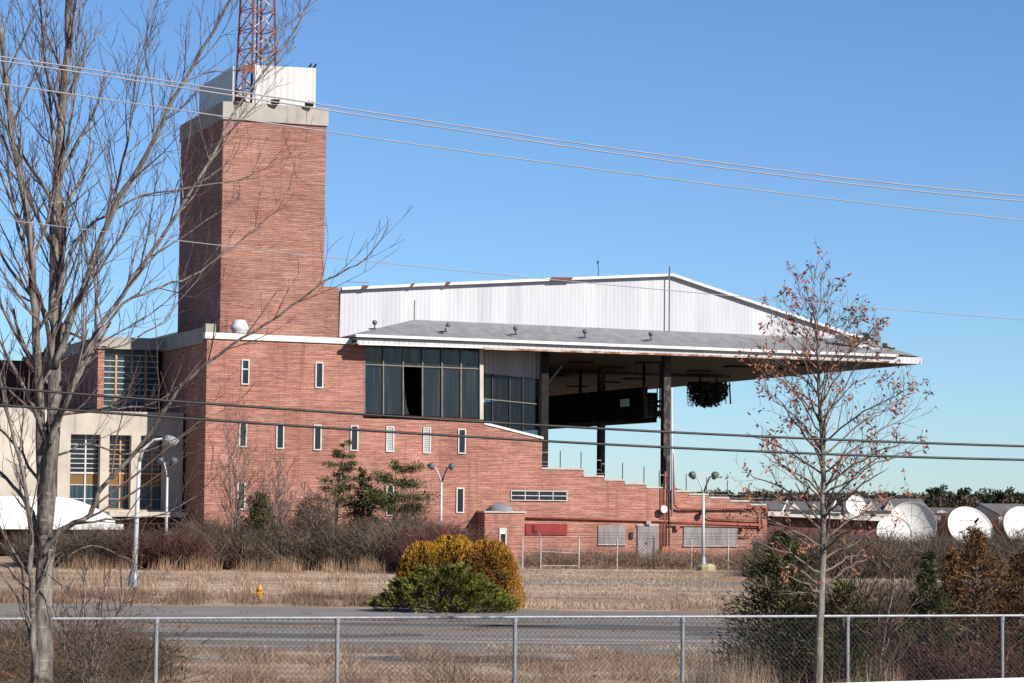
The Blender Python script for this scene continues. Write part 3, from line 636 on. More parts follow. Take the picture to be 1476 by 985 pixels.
# tangled net hanging below the roof
c0 = P2(1020, 573, 20); hp = soff(1022, 556)
t = thing('hanging_net', 'tangled black netting and cables hanging in a bundle under the cantilevered roof', 'netting', BM @ Matrix.Translation((Fu(1020,573,20), 20, F(1020,556,20)[1])))
rg = np.random.default_rng(11); n = 2600
th_ = rg.uniform(0, 2*np.pi, n); zz = rg.uniform(-1.55, .2, n); rad = 1.55*np.sqrt(np.clip(1-((zz+.2)/1.5)**2, 0.02, 1))*rg.uniform(.3, 1, n)
P = np.stack([rad*np.cos(th_), rad*np.sin(th_), zz], 1); D = unit(rg.normal(size=(n, 3)))
bigmesh('net_bundle', quads(rg, P, D, rg.uniform(.1,.4,n), rg.uniform(.05,.28,n)), 4, M['net'], t)
b = MB()
for i in range(46):
    a = rng.uniform(0, 6.28); a2 = a+rng.uniform(.5,1.8); r1_ = 1.5; dep = rng.uniform(.6,1.9)
    pts = [(r1_*math.cos(a+(a2-a)*k/6)*(1+.1*math.sin(k)), r1_*math.sin(a+(a2-a)*k/6), .2-dep*math.sin(math.pi*k/6)) for k in range(7)]
    b.tube(pts, .025, 3)
for dx_, dy_ in ((-.9,-.5),(-.3,.6),(.5,-.4),(1.0,.5)): b.tube([(dx_,dy_,-.4),(dx_*1.1,dy_,2.6)], .045, 5)
for dx, h_ in ((1.2,.2),(1.6,.5),(1.9,1.1)): b.tube([(dx,0,.3),(dx+.1,0,-h_-.3)], .07, 5)
b.build('loose_cables', M['net'], t)
# ------------------------------------------------------------------ entrance building at the left
eb = thing('entrance_building', 'cream concrete entrance building with tall gridded windows left of the grandstand', 'building', BM)
W1 = 5.2
def shp(name, pts, w0, w1, m): return shape(name, pts, w0, w1, m, eb)
eR = Fu(263,660,W1); eT = F(200,594,W1)[1]; eH = F(200,628,W1)[1]; eB = F(200,735,W1)[1]; eLf = Fu(83,660,W1)
b = MB(); b.box(eLf, eR, W1, W1+.8, eH, eT); b.build('lintel_band', M['cream'], eb)
b = MB(); b.box(Fu(-120,660,W1), eLf-.002, W1+.2, W1+.8, eB-1, eT+.1); b.build('blank_wall', M['cream'], eb)
b = MB(); b.box(eR+.002, -.02, W1+.6, 9, -.2, eT-.3); b.build('recess_wall', M['concrete'], eb)
cols_ = [(83,91),(144,157),(189,202),(235.5,262.9)]
cols_ = [(83,101),(144,157),(188.5,202),(235.5,263)]
for a, c in cols_:
    b = MB(); b.box(Fu(a,660,W1), Fu(c,660,W1), W1-.12, W1+.79, eB-.3, eH-.002); b.build('pillar', M['cream'], eb)
bays = [(101.5,144),(157.5,188.5),(202.5,235.5)]
for a, c in bays:
    ua, uc = Fu(a,660,W1)+.005, Fu(c,660,W1)-.005; y = W1+.55
    zA = eB; zm_ = F(200,683,W1)[1]; zam = F(200,700,W1)[1]
    b = MB(); um_ = (ua+uc)/2+.12; b.box(um_-.05, um_+.05, y-.08, y, zA, eH-.01); b.box(ua, uc, y-.07, y, zm_-.05, zm_+.06)
    for k in range(1, 8): z = zm_+(eH-zm_)*k/8; b.box(ua, uc, y-.05, y-.01, z-.025, z+.025)
    for z in (zam, zam-.9, zA+.05): b.box(ua, uc, y-.05, y-.01, z-.025, z+.025)
    fr = b.build('window', M['orange_frame'] if a > 150 else M['window_frame'], eb)
    b = MB(); b.box(ua, uc, y, y+.03, zm_+.06, eH-.002); b.build('pane', M['glass'], fr)
    b = MB(); b.box(ua, uc, y, y+.03, zam, zm_-.05); b.build('amber_panel', M['amber'], fr)
    b = MB(); b.box(ua, uc, y, y+.03, zA, zam-.002); b.build('pane', M['glass_teal'], fr)
b = MB(); b.box(Fu(83,660,W1), eR, W1-.15, W1+.7, F(200,737,W1)[1]-.3, eB-.002); b.build('window_base', M['cream'], eb)
W2 = W1-2.2; b = MB(); b.box(Fu(158,740,W2), Fu(268,740,W2), W2, W1-.16, F(200,745,W2)[1], F(200,738,W2)[1]); b.build('canopy_slab', M['cream'], eb)
b = MB(); b.box(Fu(-100,740,W1), eR, W1+.3, W1+.7, -.2, eB-.5); b.build('ground_floor_wall', M['annex_wall'], eb)
# curved white porch canopy
W3 = W1-5; b = MB(); n = 14; u0, u1 = Fu(-60,730,W3), Fu(166,750,W3); zt0, zt1 = F(60,716,W3)[1], F(166,750,W3)[1]
for i in range(n+1):
    s_ = i/n; u_ = u0+(u1-u0)*s_; drop = 0 if s_ < .6 else ((s_-.6)/.4)**2*(zt0-zt1)
    for (y, z) in ((W3, zt1-.35), (W3, zt0-drop), (W1-.2, zt0-drop+.02), (W1-.2, zt1-.35)): b.v.append((u_, y, z))
for i in range(n):
    for k in range(4): b.f.append((4*i+k, 4*(i+1)+k, 4*(i+1)+(k+1) % 4, 4*i+(k+1) % 4))
b.f += [(0,1,2,3), (4*n+3,4*n+2,4*n+1,4*n)]
b.build('porch_canopy', M['dish'], eb)
b = MB(); b.box(u0, u1+.5, W3-.15, W3-.01, zt1-.6, zt1-.25); b.build('porch_edge', M['white'], eb)
# upper window bay with dark brick flank
W4 = 11.5; uA, uB_, uC = Fu(141,540,W4), Fu(150,540,W4), Fu(234,540,W4); zT = F(190,487,W4)[1]; zCb = F(190,504,W4)[1]; zBt = F(190,592,W4)[1]-1
b = MB(); b.box(uA-.05, uC, W4-.15, 40, zCb, zT); b.build('upper_band', M['concrete'], eb)
b = MB(); b.box(uA, uB_, W4, W4+.7, zBt, zCb-.002); b.box(uA, uA+.5, W4+.701, 40, zBt, zCb-.002); b.box(uA+.5, -.02, 20, 20.3, zBt, zCb-.002); b.build('upper_wall', M['brick'], eb)
b = MB(); b.box(eLf-30, -.02, W1+.81, 40, eT-.7, eT-.2); b.build('lower_roof', M['shingle'], eb)
y = W4+.5; b = MB(); us = [Fu(x,540,W4) for x in (150.5,169,191.5,212,231)]
for u_ in us[1:-1]: b.box(u_-.07, u_+.07, y-.12, y, zBt, zCb-.01)
fr = b.build('upper_window', M['orange_frame'], eb)
b = MB()
for k in range(12): z = zBt+.5+(zCb-zBt-.5)*k/12; b.box(us[0], us[-1], y-.06, y-.01, z-.03, z+.03)
b.build('glazing_bars', M['window_frame'], fr)
b = MB(); b.box(us[0], us[-1], y, y+.03, zBt, zCb-.002); b.build('pane', M['glass_teal'], fr)
b = MB(); z = F(190,575,W4)[1]; b.box(us[0], us[-1], y-.09, y-.061, z-.12, z+.12); b.build('spandrel', M['glass_teal'], fr)
# far left dark flank with window grid
b = MB(); W5 = 12; b.box(Fu(-140,560,W5+24), uA-.1, W5+23, W5+24, eT, zCb+.3); b.build('rear_wall', M['annex_wall'], eb)
b = MB()
for k in range(14): y_ = W5+1+k*1.9; b.box(uA-.10, uA-.05, y_, y_+.08, zBt, zBt+3.2)
b.box(uA-.12, uA-.04, W5, 39, zBt+1.2, zBt+1.3); b.build('flank_window_bars', M['lampgrey'], eb)
for px, y0, lab in ((117,385,'thin whip aerial above the dark brick flank, nearer the bare tree'),(136,415,'thin whip aerial above the concrete band of the upper window bay')):
    p = BM @ P2(px, 487, W4+4); q = BM @ P2(px, y0, W4+4); b = MB(); b.tube([(0,0,-.6),(0,0,q.z-p.z)], .035, 4); b.tube([(-.1,0,-.6),(.1,0,-.6)], .05, 5)
    o = b.build('aerial', M['steel_worn']); o.location = p; tag(o, lab, 'aerial', 'thin aerials on the entrance building')
# ------------------------------------------------------------------ low annex on the right
WA = 12; an = thing('low_annex', 'long low dark red building with pale flat roof edge right of the stepped wall', 'building', BM)
b = MB(); b.prism(poly([(1104,900),(1300,900),(1300,753),(1104,744)], WA)[:0] or [(Fu(1106,760,WA), -.2),(Fu(1300,760,WA), -.2),(Fu(1300,760,WA), F(1300,753,WA)[1]),(Fu(1106,760,WA), F(1106,744,WA)[1])], WA, WA+14); b.build('wall', M['annex_wall'], an)
b = MB(); b.prism(poly([(1104,743.7),(1283,752),(1283,746.5),(1104,737)], WA-1), WA-1, WA+15); b.build('roof_edge', M['coping'], an)
b = MB(); b.prism(poly([(1140,739.5),(1210,743),(1210,740),(1140,736)], WA-1), WA-1.1, WA-1.01); b.build('roof_flashing', M['glass_teal'], an)
b = MB(); 
for x in (1126,1196): a = P2(x,741,WA); c = P2(x+9,722,WA+2); b.tube([a,c], .06, 5)
b.build('roof_strut', M['white'], an)

# ------------------------------------------------------------------ lamps
def twin_lamp(px, ytop, ybase, Y, lab, spread=13, dishbase=False, topcut=None):
    p = at(px, ybase, Y); p.z = 0; h = at(px, ytop, Y).z; k = Y/3600
    t = thing('street_lamp', lab, 'street lamp', Matrix.Translation(p), group='twin headed street lamps')
    b = MB(); b.tube([(0,0,.3),(0,0,h-1.0)], [.10,.07], 10); b.build('pole', M['pole'], t, True)
    b = MB(); b.lathe([(.28,0),(.28,.12),(.2,.3),(.13,.75),(.11,.8)], 14); b.build('base', M['galv'], t, True)
    for sx in (-1, 1):
        e = sx*spread*k
        b = MB(); b.tube([(0,0,h-1.05),(e*.25,0,h-.6),(e*.6,0,h-.15),(e*.95,0,h)], [.06,.045,.04,.035], 7); b.build('arm', M['steel_worn'] if sx > 0 else M['pole'], t, True)
        b = MB(); b.tube([(e*.85,0,h+.02),(e*1.0,-.05,h+.03),(e*1.15,-.1,h-.02),(e*1.3,-.14,h-.12)], [.09,.19,.25,.21], 10)
        hd = b.build('lamp_head', M['lampgrey'], t, True)
        b = MB(); b.tube([(e*1.3,-.14,h-.125),(e*1.34,-.15,h-.16)], [.19,.10], 10); b.build('lens', M['lens'], hd)
    b = MB(); b.tube([(-spread*k*.6,0,h-.15),(spread*k*.6,0,h-.15)], .015, 4); b.build('tie_rod', M['pole'], t)
twin_lamp(635, 672, 808, 155, 'twin headed street lamp standing in the brush before the slim windows')
lampR = twin_lamp(1013.5, 685, 820, 141, 'twin headed street lamp with a yellow footing in front of the boarded windows', 14)
p = at(1013.5, 820, 141); b = MB(); b.lathe([(.55,-.2),(.55,.22),(.42,.38),(0.01,.4)], 9, (p.x+.15,p.y-.1,0)); tag(b.build('lamp_footing', noisy('faded_yellow_concrete', (.50,.42,.22), (.38,.33,.24), 3)), 'faded yellow concrete footing under the right street lamp', 'footing')
twin_lamp(239, 664, 800, 150, 'twin headed street lamp in front of the cream entrance building', 8)
p = at(193, 845, 106); p.z = 0; t = thing('street_lamp', 'tall single armed street lamp leaning slightly on the left of the field', 'street lamp', Matrix.Translation(p))
q1 = at(201, 665, 106)-p; q2 = at(206, 648, 106)-p; q3 = at(222, 634, 106)-p; q4 = at(238, 632, 106)-p; q5 = at(247, 633, 106)-p
b = MB(); b.tube([(0,0,.5), q1], [.115,.075], 10); b.build('pole', M['pole'], t, True)
b = MB(); b.tube([q1, q2, q3, q4], [.09,.07,.05,.045], 8); b.build('arm', M['pole'], t, True)
b = MB(); b.tube([q4-Vector((.1,0,0)), q4+Vector((.1,0,.02)), q5], [.06,.14,.14], 10); b.build('lamp_head', M['galv'], t, True)
b = MB(); b.lathe([(.10,.1),(.34,-.02),(.36,-.08),(.2,-.28),(0.01,-.32)], 16, q5); b.build('lens', M['lens'], t, True)
b = MB(); b.lathe([(.27,0),(.27,.1),(.22,.4),(.16,.6),(.12,.65)], 14); b.build('base', M['galv'], t, True)

# ------------------------------------------------------------------ hydrant
p = ground(374, 868); t = thing('fire_hydrant', 'small yellow fire hydrant standing in the dry grass verge', 'hydrant', Matrix.Translation((p.x, p.y, 0)) @ Matrix.Scale(.74, 4))
b = MB(); b.lathe([(.17,0),(.17,.06),(.12,.08),(.115,.55),(.16,.57),(.16,.62)], 16); b.build('body', M['yellow'], t, True)
b = MB(); b.lathe([(.15,.62),(.14,.70),(.09,.77),(.035,.80),(.035,.86),(0.005,.87)], 16); b.build('bonnet', M['yellow'], t, True)
for sx in (-1,1): b = MB(); b.tube([(sx*.1,0,.45),(sx*.2,0,.45),(sx*.2,0,.45),(sx*.24,0,.45)], [.06,.06,.08,.08], 10); b.build('nozzle', M['yellow'], t)
b = MB(); b.tube([(0,-.1,.42),(0,-.19,.42),(0,-.19,.42),(0,-.24,.42)], [.08,.08,.1,.1], 12); b.build('nozzle', M['yellow'], t)

# ------------------------------------------------------------------ fences
def fline(px):  # near fence line Y as function of column
    tt = (px-CX)/FPX; return 43.5/(1-.29*tt)
def chain_fence(name, lab, pxs, Yf, ztop_, pr, wire, wr, m, mw, toprail=True, barbed=False, gate=None):
    t = thing(name, lab, 'fence', Matrix.Identity(4))
    pts = [Vector((gx(px, Yf(px)), Yf(px), 0)) for px in pxs]
    for i, p in enumerate(pts):
        b = MB(); b.tube([(p.x,p.y,-.1),(p.x,p.y,ztop_-(.03 if toprail else -.0))], pr, 9); 
        if toprail: b.lathe([(pr*1.3,ztop_-.09),(pr*1.3,ztop_-.01),(0.01,ztop_+.02)], 9, (p.x,p.y,0))
        if barbed: b.tube([(p.x,p.y,ztop_),(p.x-.12,p.y-.15,ztop_+.3)], pr*.6, 4)
        b.build('post', m, t)
    if toprail:
        b = MB(); off = Vector((0,-.0,0)); b.tube([p+Vector((0,0,ztop_)) for p in pts], pr*.72, 8); b.build('top_rail', m, t)
    b = MB(); 
    if wire:
        A, Z = pts[0], pts[-1]; d_ = (Z-A); L = d_.length; d_.normalize(); h_ = ztop_-.02; n_ = int(L/wire); s_ = -h_
        nr = d_.cross(Vector((0,0,1)))*.012
        for i in range(int((L+h_)/wire)):
            x = -h_+i*wire
            for sg in (1,-1):
                x0, x1 = x, x+h_; z0_, z1_ = (0.02, h_) if sg > 0 else (h_, 0.02)
                if x0 < 0: z0_ = z0_+(z1_-z0_)*(-x0)/h_; x0 = 0
                if x1 > L: z1_ = z0_+(z1_-z0_)*(L-x0)/(x1-x0); x1 = L
                if x1 <= x0: continue
                b.tube([A+d_*x0+Vector((0,0,z0_))+nr*sg-nr*3, A+d_*x1+Vector((0,0,z1_))+nr*sg-nr*3], wr, 3, False)
        b.tube([A+Vector((0,0,.05)), Z+Vector((0,0,.05))], wr*1.2, 3)
        o = b.build('chain_link', mw, t)
    if barbed:
        b = MB()
        for hh in (.0, .14, .3): b.tube([p+Vector((-.12*hh/.3,-.15*hh/.3,ztop_+hh)) for p in pts], .012, 3)
        b.build('barbed_wire', mw, t)
    return t
chain_fence('chain_link_fence', 'galvanised chain link fence with round top rail across the foreground', [-30,229,489,744,985,1222,1444,1660], fline, 1.72, .035, .098, .0031, M['galv'], M['galv_wire'])
Y2 = lambda px: 141/(1-.30*(px-CX)/FPX)
chain_fence('security_fence', 'thin weathered security fence with barbed wire along the foot of the brick wall', [754,780,835,890,943,997,1050,1098], Y2, 1.75, .04, .22, .006, M['coping'], M['galv_wire'], False, True)
b = MB(); a = Vector((gx(781,140.5),140.5,1.0)); c = Vector((gx(834,141.2),141.2,.9)); b.tube([a,c], .018, 5); b.tube([a+Vector((0,0,-.8)),c+Vector((0,0,-.7))], .018, 5)
tag(b.build('gate_rail', M['coping']), 'pair of pale gate rails between the two left posts of the security fence', 'gate')
# white guard rail at the road edge near the camera
gr = thing('guard_rail', 'white guard rail crossing the bottom right corner of the view', 'guard rail', Matrix.Identity(4))
a = at(1120, 987.5, 11.6); c = at(1560, 974.5, 12.2); dd_ = (c-a).normalized(); nn = Vector((dd_.y,-dd_.x,0)).normalized()
pf = [(0,0),(.02,-.02),(.07,-.04),(.02,-.10),(.02,-.16),(.07,-.22),(.02,-.28),(0,-.30)]
b = MB()
for q in (a, c):
    for o_, z in pf: b.v.append(tuple(q+nn*o_+Vector((0,0,z))))
    for o_, z in reversed(pf): b.v.append(tuple(q+nn*(o_-.012)+Vector((0,0,z))))
n = 16; b.f = [(i, (i+1) % n, (i+1) % n+n, i+n) for i in range(n)]; b.build('rail_beam', M['white'], gr)
for k in (.2,.75):
    q = a+(c-a)*k; b = MB(); b.box(q.x-.06,q.x+.06,q.y+.02,q.y+.14,2.0,q.z-.05); b.build('post', M['galv'], gr)

# ------------------------------------------------------------------ power lines
def cable(lab, pts, Y, r, m, dy=0):
    b = MB(); P_ = []
    import bisect
    xs2 = [p[0] for p in pts]; ys2 = [p[1] for p in pts]
    c_ = np.polyfit(xs2, ys2, 3)
    for x in np.linspace(-60, 1540, 33): P_.append(at(x, float(np.polyval(c_, x)), Y+dy*(x-CX)/FPX*Y))
    b.tube(P_, r, 6); o = b.build('power_line', m, None, True); tag(o, lab, 'power line', 'overhead lines crossing the view')
cable('upper of the two close pale lines crossing the tower top', [(0,82),(290,124),(470,151.5),(738,194),(1100,242),(1476,283)], 30, .0085, M['cable_white'], .3)
cable('lower of the two close pale lines crossing the tower top', [(0,88),(290,131),(470,158),(738,200.5),(1100,249.5),(1476,290.5)], 30, .0085, M['cable_white'], .3)
cable('third pale line down, running just under the close pair', [(0,121),(290,163),(470,190),(738,228),(1100,275),(1476,318)], 30.5, .0075, M['cable_white'], .3)
cable('lone thin line crossing the tower middle and the top of the white gable wall', [(0,316),(150,335),(316,352),(470,371),(738,399),(965,419),(1200,438),(1476,461.5)], 31, .005, M['cable_white'], .3)
cable('upper of the two thick black cables crossing the brick wall', [(0,559),(227,577),(500,596),(738,610.5),(950,622.5),(1150,632),(1400,641),(1476,643.5)], 30, .0155, M['cable_black'], .3)
cable('lower of the two thick black cables crossing the brick wall', [(0,584),(264,603),(500,618.7),(738,633.5),(950,645),(1150,653),(1400,661),(1476,663.5)], 30, .0155, M['cable_black'], .3)

# ------------------------------------------------------------------ trees with real limbs
class Grow:
    def __init__(s, seed): s.r = random.Random(seed); s.t = MB(); s.b = MB(); s.tw = MB(); s.tips = []
    def limb(s, pts, r0, r1, mb=None, sub=4, jit=.03, n=7):
        pts = [Vector(p) for p in pts]; q = []; m = len(pts)
        for i in range(m-1):
            p0, p1, p2, p3 = pts[max(i-1,0)], pts[i], pts[i+1], pts[min(i+2,m-1)]
            for k in range(sub):
                t = k/sub; q.append(.5*((2*p1)+(p2-p0)*t+(2*p0-5*p1+4*p2-p3)*t*t+(3*p1-p0-3*p2+p3)*t**3))
        q.append(pts[-1])
        for i in range(1, len(q)-1): q[i] = q[i]+Vector((s.r.uniform(-jit,jit), s.r.uniform(-jit,jit), s.r.uniform(-jit,jit)))
        rad = [r0+(r1-r0)*(i/(len(q)-1))**.85 for i in range(len(q))]
        (mb or s.b).tube(q, rad, n); return q, rad
    def sprout(s, q, rad, level, spacing, start=.15, lf=.45, up=.25, ang=(30,60), lmax=3.0, rmin=.004, flat=1.0):
        L = sum((q[i+1]-q[i]).length for i in range(len(q)-1)); d = L*start; acc = 0
        seg = 0; pos = 0.0; nxt = d; i = 0; side = s.r.uniform(0, 6.28)
        while i < len(q)-1:
            sl_ = (q[i+1]-q[i]).length
            while nxt <= acc+sl_ and sl_ > 0:
                f = (nxt-acc)/sl_; p = q[i].lerp(q[i+1], f); t = (q[i+1]-q[i]).normalized(); rr = rad[i]+(rad[i+1]-rad[i])*f
                side += 2.4+s.r.uniform(-.6,.6)
                a = t.orthogonal().normalized(); a = Quaternion(t, side) @ a
                th = R(s.r.uniform(*ang)); d0 = (t*math.cos(th)+a*math.sin(th)); d0.y *= flat; d0.z += up*.5; d0.normalize()
                rem = L-nxt; ln = min(lmax, (rem*lf+.15+.10*L)*s.r.uniform(.55,1.15))
                s.shoot(p, d0, ln, max(rmin, rr*s.r.uniform(.42,.6)), level, spacing, up, ang, rmin, lf, flat)
                nxt += spacing*s.r.uniform(.6,1.5)
            acc += sl_; i += 1
    def shoot(s, p, d, ln, r, level, spacing, up, ang, rmin, lf, flat):
        n = max(3, int(ln/.22)) if ln < 2 else 10
        n = min(n, 9); q = [p]; dd = d.copy(); bend = Vector((s.r.uniform(-.5,.5), s.r.uniform(-.5,.5), up*s.r.uniform(.3,1.5)))/n
        for k in range(n):
            dd = (dd+bend+Vector((s.r.uniform(-.1,.1), s.r.uniform(-.1,.1), s.r.uniform(-.1,.1)))).normalized(); q.append(q[-1]+dd*(ln/n))
        rad = [max(rmin*.7, r*(1-.75*k/n)) for k in range(n+1)]
        s.tw.tube(q, rad, 3 if r < .012 else 5, False) if level <= 1 else s.b.tube(q, rad, 5, False)
        s.tips.append((q[-1], dd.copy(), level, q))
        if level > 0: s.sprout(q, rad, level-1, spacing*.72, .2, lf, up*.9, ang, ln*.6, rmin, flat)
Grow_ = Grow
DT = 33.0
def pl(lst, Y0, dy=0.0): return [at(x, y, Y0+dy*i) for i, (x, y) in enumerate(lst)]
tr = thing('bare_tree', 'tall bare tree with mottled grey trunk and many reddish twigs at the left edge', 'tree', Matrix.Translation((gx(60,DT),DT,0)))
INV = Matrix.Translation((-gx(60,DT),-DT,0))
G = Grow(21)
def loc(l): return [INV @ v for v in l]
G.limb(loc([Vector((gx(60,DT),DT,-.1))]+pl([(60,985),(62,880),(66,800),(67,740),(71,680),(74,635)], DT)), .175, .05, G.t, 5, .012, 14)
L = [ # pixel polyline, depth start, depth step, r0, r1
 ([(62,770),(74,640),(80,500),(77,400),(86,200),(100,20),(104,-160)], 0, .1, .115, .035),
 ([(60,760),(56,600),(50,450),(40,330),(18,200),(2,60),(-10,-80)], .2, -.15, .09, .028),
 ([(79,530),(110,440),(160,310),(200,240),(262,122),(322,20),(360,-60)], .1, -.12, .06, .016),
 ([(72,640),(120,520),(165,440),(215,370),(300,235),(345,150),(415,60),(450,-10)], -.1, .25, .052, .012),
 ([(62,800),(88,765),(128,742),(150,700),(205,640),(262,558),(330,500),(400,455),(470,405),(528,372),(565,322)], -.1, -.12, .055, .006),
 ([(58,790),(46,740),(20,700),(-20,660)], .1, .2, .05, .02),
 ([(54,1010),(47,900),(44,820),(42,755),(34,680),(10,590),(-24,450)], -.15, -.08, .062, .02),
 ([(76,560),(84,440),(90,330),(75,190),(62,60),(50,-60)], .15, .2, .05, .012),
 ([(88,260),(104,150),(112,60),(120,-60)], .2, .2, .035, .01),
 ([(80,430),(108,350),(142,318),(190,288),(262,272),(330,262),(390,240),(455,190)], 0, .15, .032, .005),
 ([(120,520),(175,440),(232,415),(290,390),(340,350),(400,300),(440,232)], -.2, .1, .03, .005),
 ([(78,600),(140,590),(205,585),(260,560),(300,545)], -.1, -.15, .028, .006),
 ([(110,755),(170,748),(235,742),(300,700),(345,650)], -.2, -.15, .022, .004),
 ([(74,660),(130,640),(180,655),(240,640),(300,600),(345,588)], .2, .15, .022, .004),
 ([(160,310),(182,210),(196,120),(214,30),(225,-40)], .1, .25, .028, .006),
 ([(262,122),(300,105),(350,98),(400,60),(436,10)], 0, .15, .016, .004),
 ([(60,470),(20,420),(-20,350)], -.2, -.3, .03, .012),
 ([(48,400),(20,300),(4,190),(-16,60)], .2, .3, .035, .01),
 ([(86,210),(60,130),(38,60),(22,-20)], -.2, -.2, .024, .006),
 ([(60,700),(20,640),(-20,600)], .3, .4, .03, .012),
 ([(100,480),(160,500),(225,470),(270,420),(318,350)], .3, .2, .022, .004),
 ([(58,820),(100,850),(150,880),(210,860)], -.2, -.2, .014, .004),
 ([(60,840),(120,790),(170,800),(230,830),(262,800)], .2, .1, .016, .004),
 ([(50,860),(10,820),(-20,800)], .2, .2, .018, .006),
]
for lst, ds, dst, r0_, r1_ in L:
    kk_ = 1.0 if r0_ > .1 else .8; r0_ *= kk_; r1_ *= kk_
    q, rad = G.limb(loc(pl(lst, DT+ds, dst)), r0_, r1_, G.b, 4, .02, 8 if r0_ > .04 else 6)
    big = r0_ > .045
    low = lst[-1][0] > 400 and lst[-1][1] > 100
    G.sprout(q, rad, (1 if low else 2) if r0_ > .02 else 1, .34 if low else .31 if big else .27, .12, .22 if low else .34, .45, (22,52), 1.7, .0042)
G.t.build('trunk', M['bark'], tr, True); G.b.build('branches', M['bark'], tr, True); G.tw.build('twigs', M['twig'], tr)

# right young oak
DR = 38.0
tr = thing('oak_tree', 'slim young oak with pale trunk and scattered dead brown leaves in front of the fence', 'tree', Matrix.Translation((gx(1181,DR),DR,0)))
INV = Matrix.Translation((-gx(1181,DR),-DR,0)); G = Grow(8)
q, rad = G.limb(loc([Vector((gx(1180,DR),DR,-.1))]+pl([(1180,985),(1183,880),(1186,760),(1186,650),(1180,560),(1178,490),(1170,432)], DR)), .085, .008, G.t, 5, .010, 10)
rn = random.Random(4)
for i in range(46):
    f = i/45; y = 860-f*430+rn.uniform(-6,6); x0 = float(np.interp(y, [460,560,650,760,880], [1179,1180,1186,1186,1183])); side = 1 if i % 2 else -1
    reach = float(np.interp(y, [430,500,600,700,780,860], [14,60,105,135,120,80]))*rn.uniform(.6,1.12); rise = float(np.interp(y, [430,600,700,860], [42,110,95,35]))*rn.uniform(.6,1.1)
    dep = rn.uniform(-1.4,1.4)*reach/130
    r_ = .006+.022*(y-430)/430
    pts = [(x0,y),(x0+side*reach*.35,y-rise*.42),(x0+side*reach*.72,y-rise*.78),(x0+side*reach,y-rise)]
    q_, rad_ = G.limb(loc([at(px_, py_, DR+dep*k) for k, (px_, py_) in zip((0,.4,.75,1), pts)]), r_, .0045, G.b, 3, .03, 5)
    G.sprout(q_, rad_, 1, .19, .2, .36, .35, (25,55), .75, .0036)
G.sprout(q, rad, 1, .13, .45, .08, .6, (25,50), .8, .0036)
G.t.build('trunk', M['bark_oak'], tr, True); G.b.build('branches', M['twig_oak'], tr, True); G.tw.build('twigs', M['twig_oak'], tr)
rg = np.random.default_rng(5); LP = []; LD = []
for p_, d_, lv, qq in G.tips:
    topness = p_.z/7.0
    if rn.random() < (.36 if topness > .45 else .4):
        for _ in range(rn.choice((1,3,6,10,14))):
            k = qq[rn.randint(len(qq)//2, len(qq)-1)]; LP.append((k.x+rn.gauss(0,.035), k.y+rn.gauss(0,.035), k.z+rn.gauss(0,.035))); LD.append((d_.x+rn.gauss(0,.7), d_.y+rn.gauss(0,.7), -.5+rn.gauss(0,.8)))
LP = np.array(LP); LD = unit(np.array(LD)); bigmesh('leaves', quads(rg, LP, LD, rg.uniform(.05,.11,len(LP)), rg.uniform(.018,.042,len(LP))), 4, M['oakleaf'], tr)

# generic bare small tree / shrub
def bare(name, lab, cat, px, ybase, ytop, Y, spread, stems, seed, m=None, dense=.3, level=2, group=None, r=.06, lean=0):
    base = at(px, ybase, Y); base.z = 0; h = at(px, ytop, Y).z; t = thing(name, lab, cat, Matrix.Translation(base), group=group); G_ = Grow(seed); rr = G_.r
    for k in range(stems):
        a = rr.uniform(0, 6.28); s_ = spread*Y/3600*rr.uniform(.15,1.0) if stems > 1 else 0
        hh = h*rr.uniform(.7,1.0) if k else h
        pts = [Vector((0,0,-.05)), Vector((math.cos(a)*s_*.25+lean*.3, math.sin(a)*s_*.25, hh*.3)), Vector((math.cos(a)*s_*.6+lean*.6, math.sin(a)*s_*.6, hh*.65)), Vector((math.cos(a)*s_+lean, math.sin(a)*s_, hh))]
        q_, rad_ = G_.limb(pts, r*rr.uniform(.6,1), .012, G_.t, 4, .05, 6)
        G_.sprout(q_, rad_, level, dense, .22, .5, .5, (25,55), h*.45, .011)
    G_.t.v += []; G_.t.build('trunk', m or M['bark_oak'], t); 
    n0 = len(G_.b.v); G_.b.add(G_.tw.v, G_.tw.f); G_.b.build('crown', M['thicket_twig'], t)
    return t
M['thicket_twig'] = noisy('grey_brown_twigs', (.16,.11,.09), (.25,.19,.16), .8)
bare('bare_tree', 'slender bare tree with pale stems before the left end of the brick wall', 'tree', 336, 790, 592, 138, 26, 4, 31, dense=.55, r=.10)
bare('bare_tree', 'low bushy bare tree with reddish twigs between the slender bare tree and the pine', 'tree', 392, 790, 645, 141, 40, 6, 32, dense=.5)
bare('bare_tree', 'small spindly bare tree right of the flat topped pine', 'tree', 600, 800, 690, 143, 30, 4, 33, dense=.5, r=.05)
bare('bare_shrub', 'bare grey shrub standing in front of the pine and its orange foliage', 'shrub', 462, 800, 705, 136, 38, 7, 34, dense=.4, r=.05)

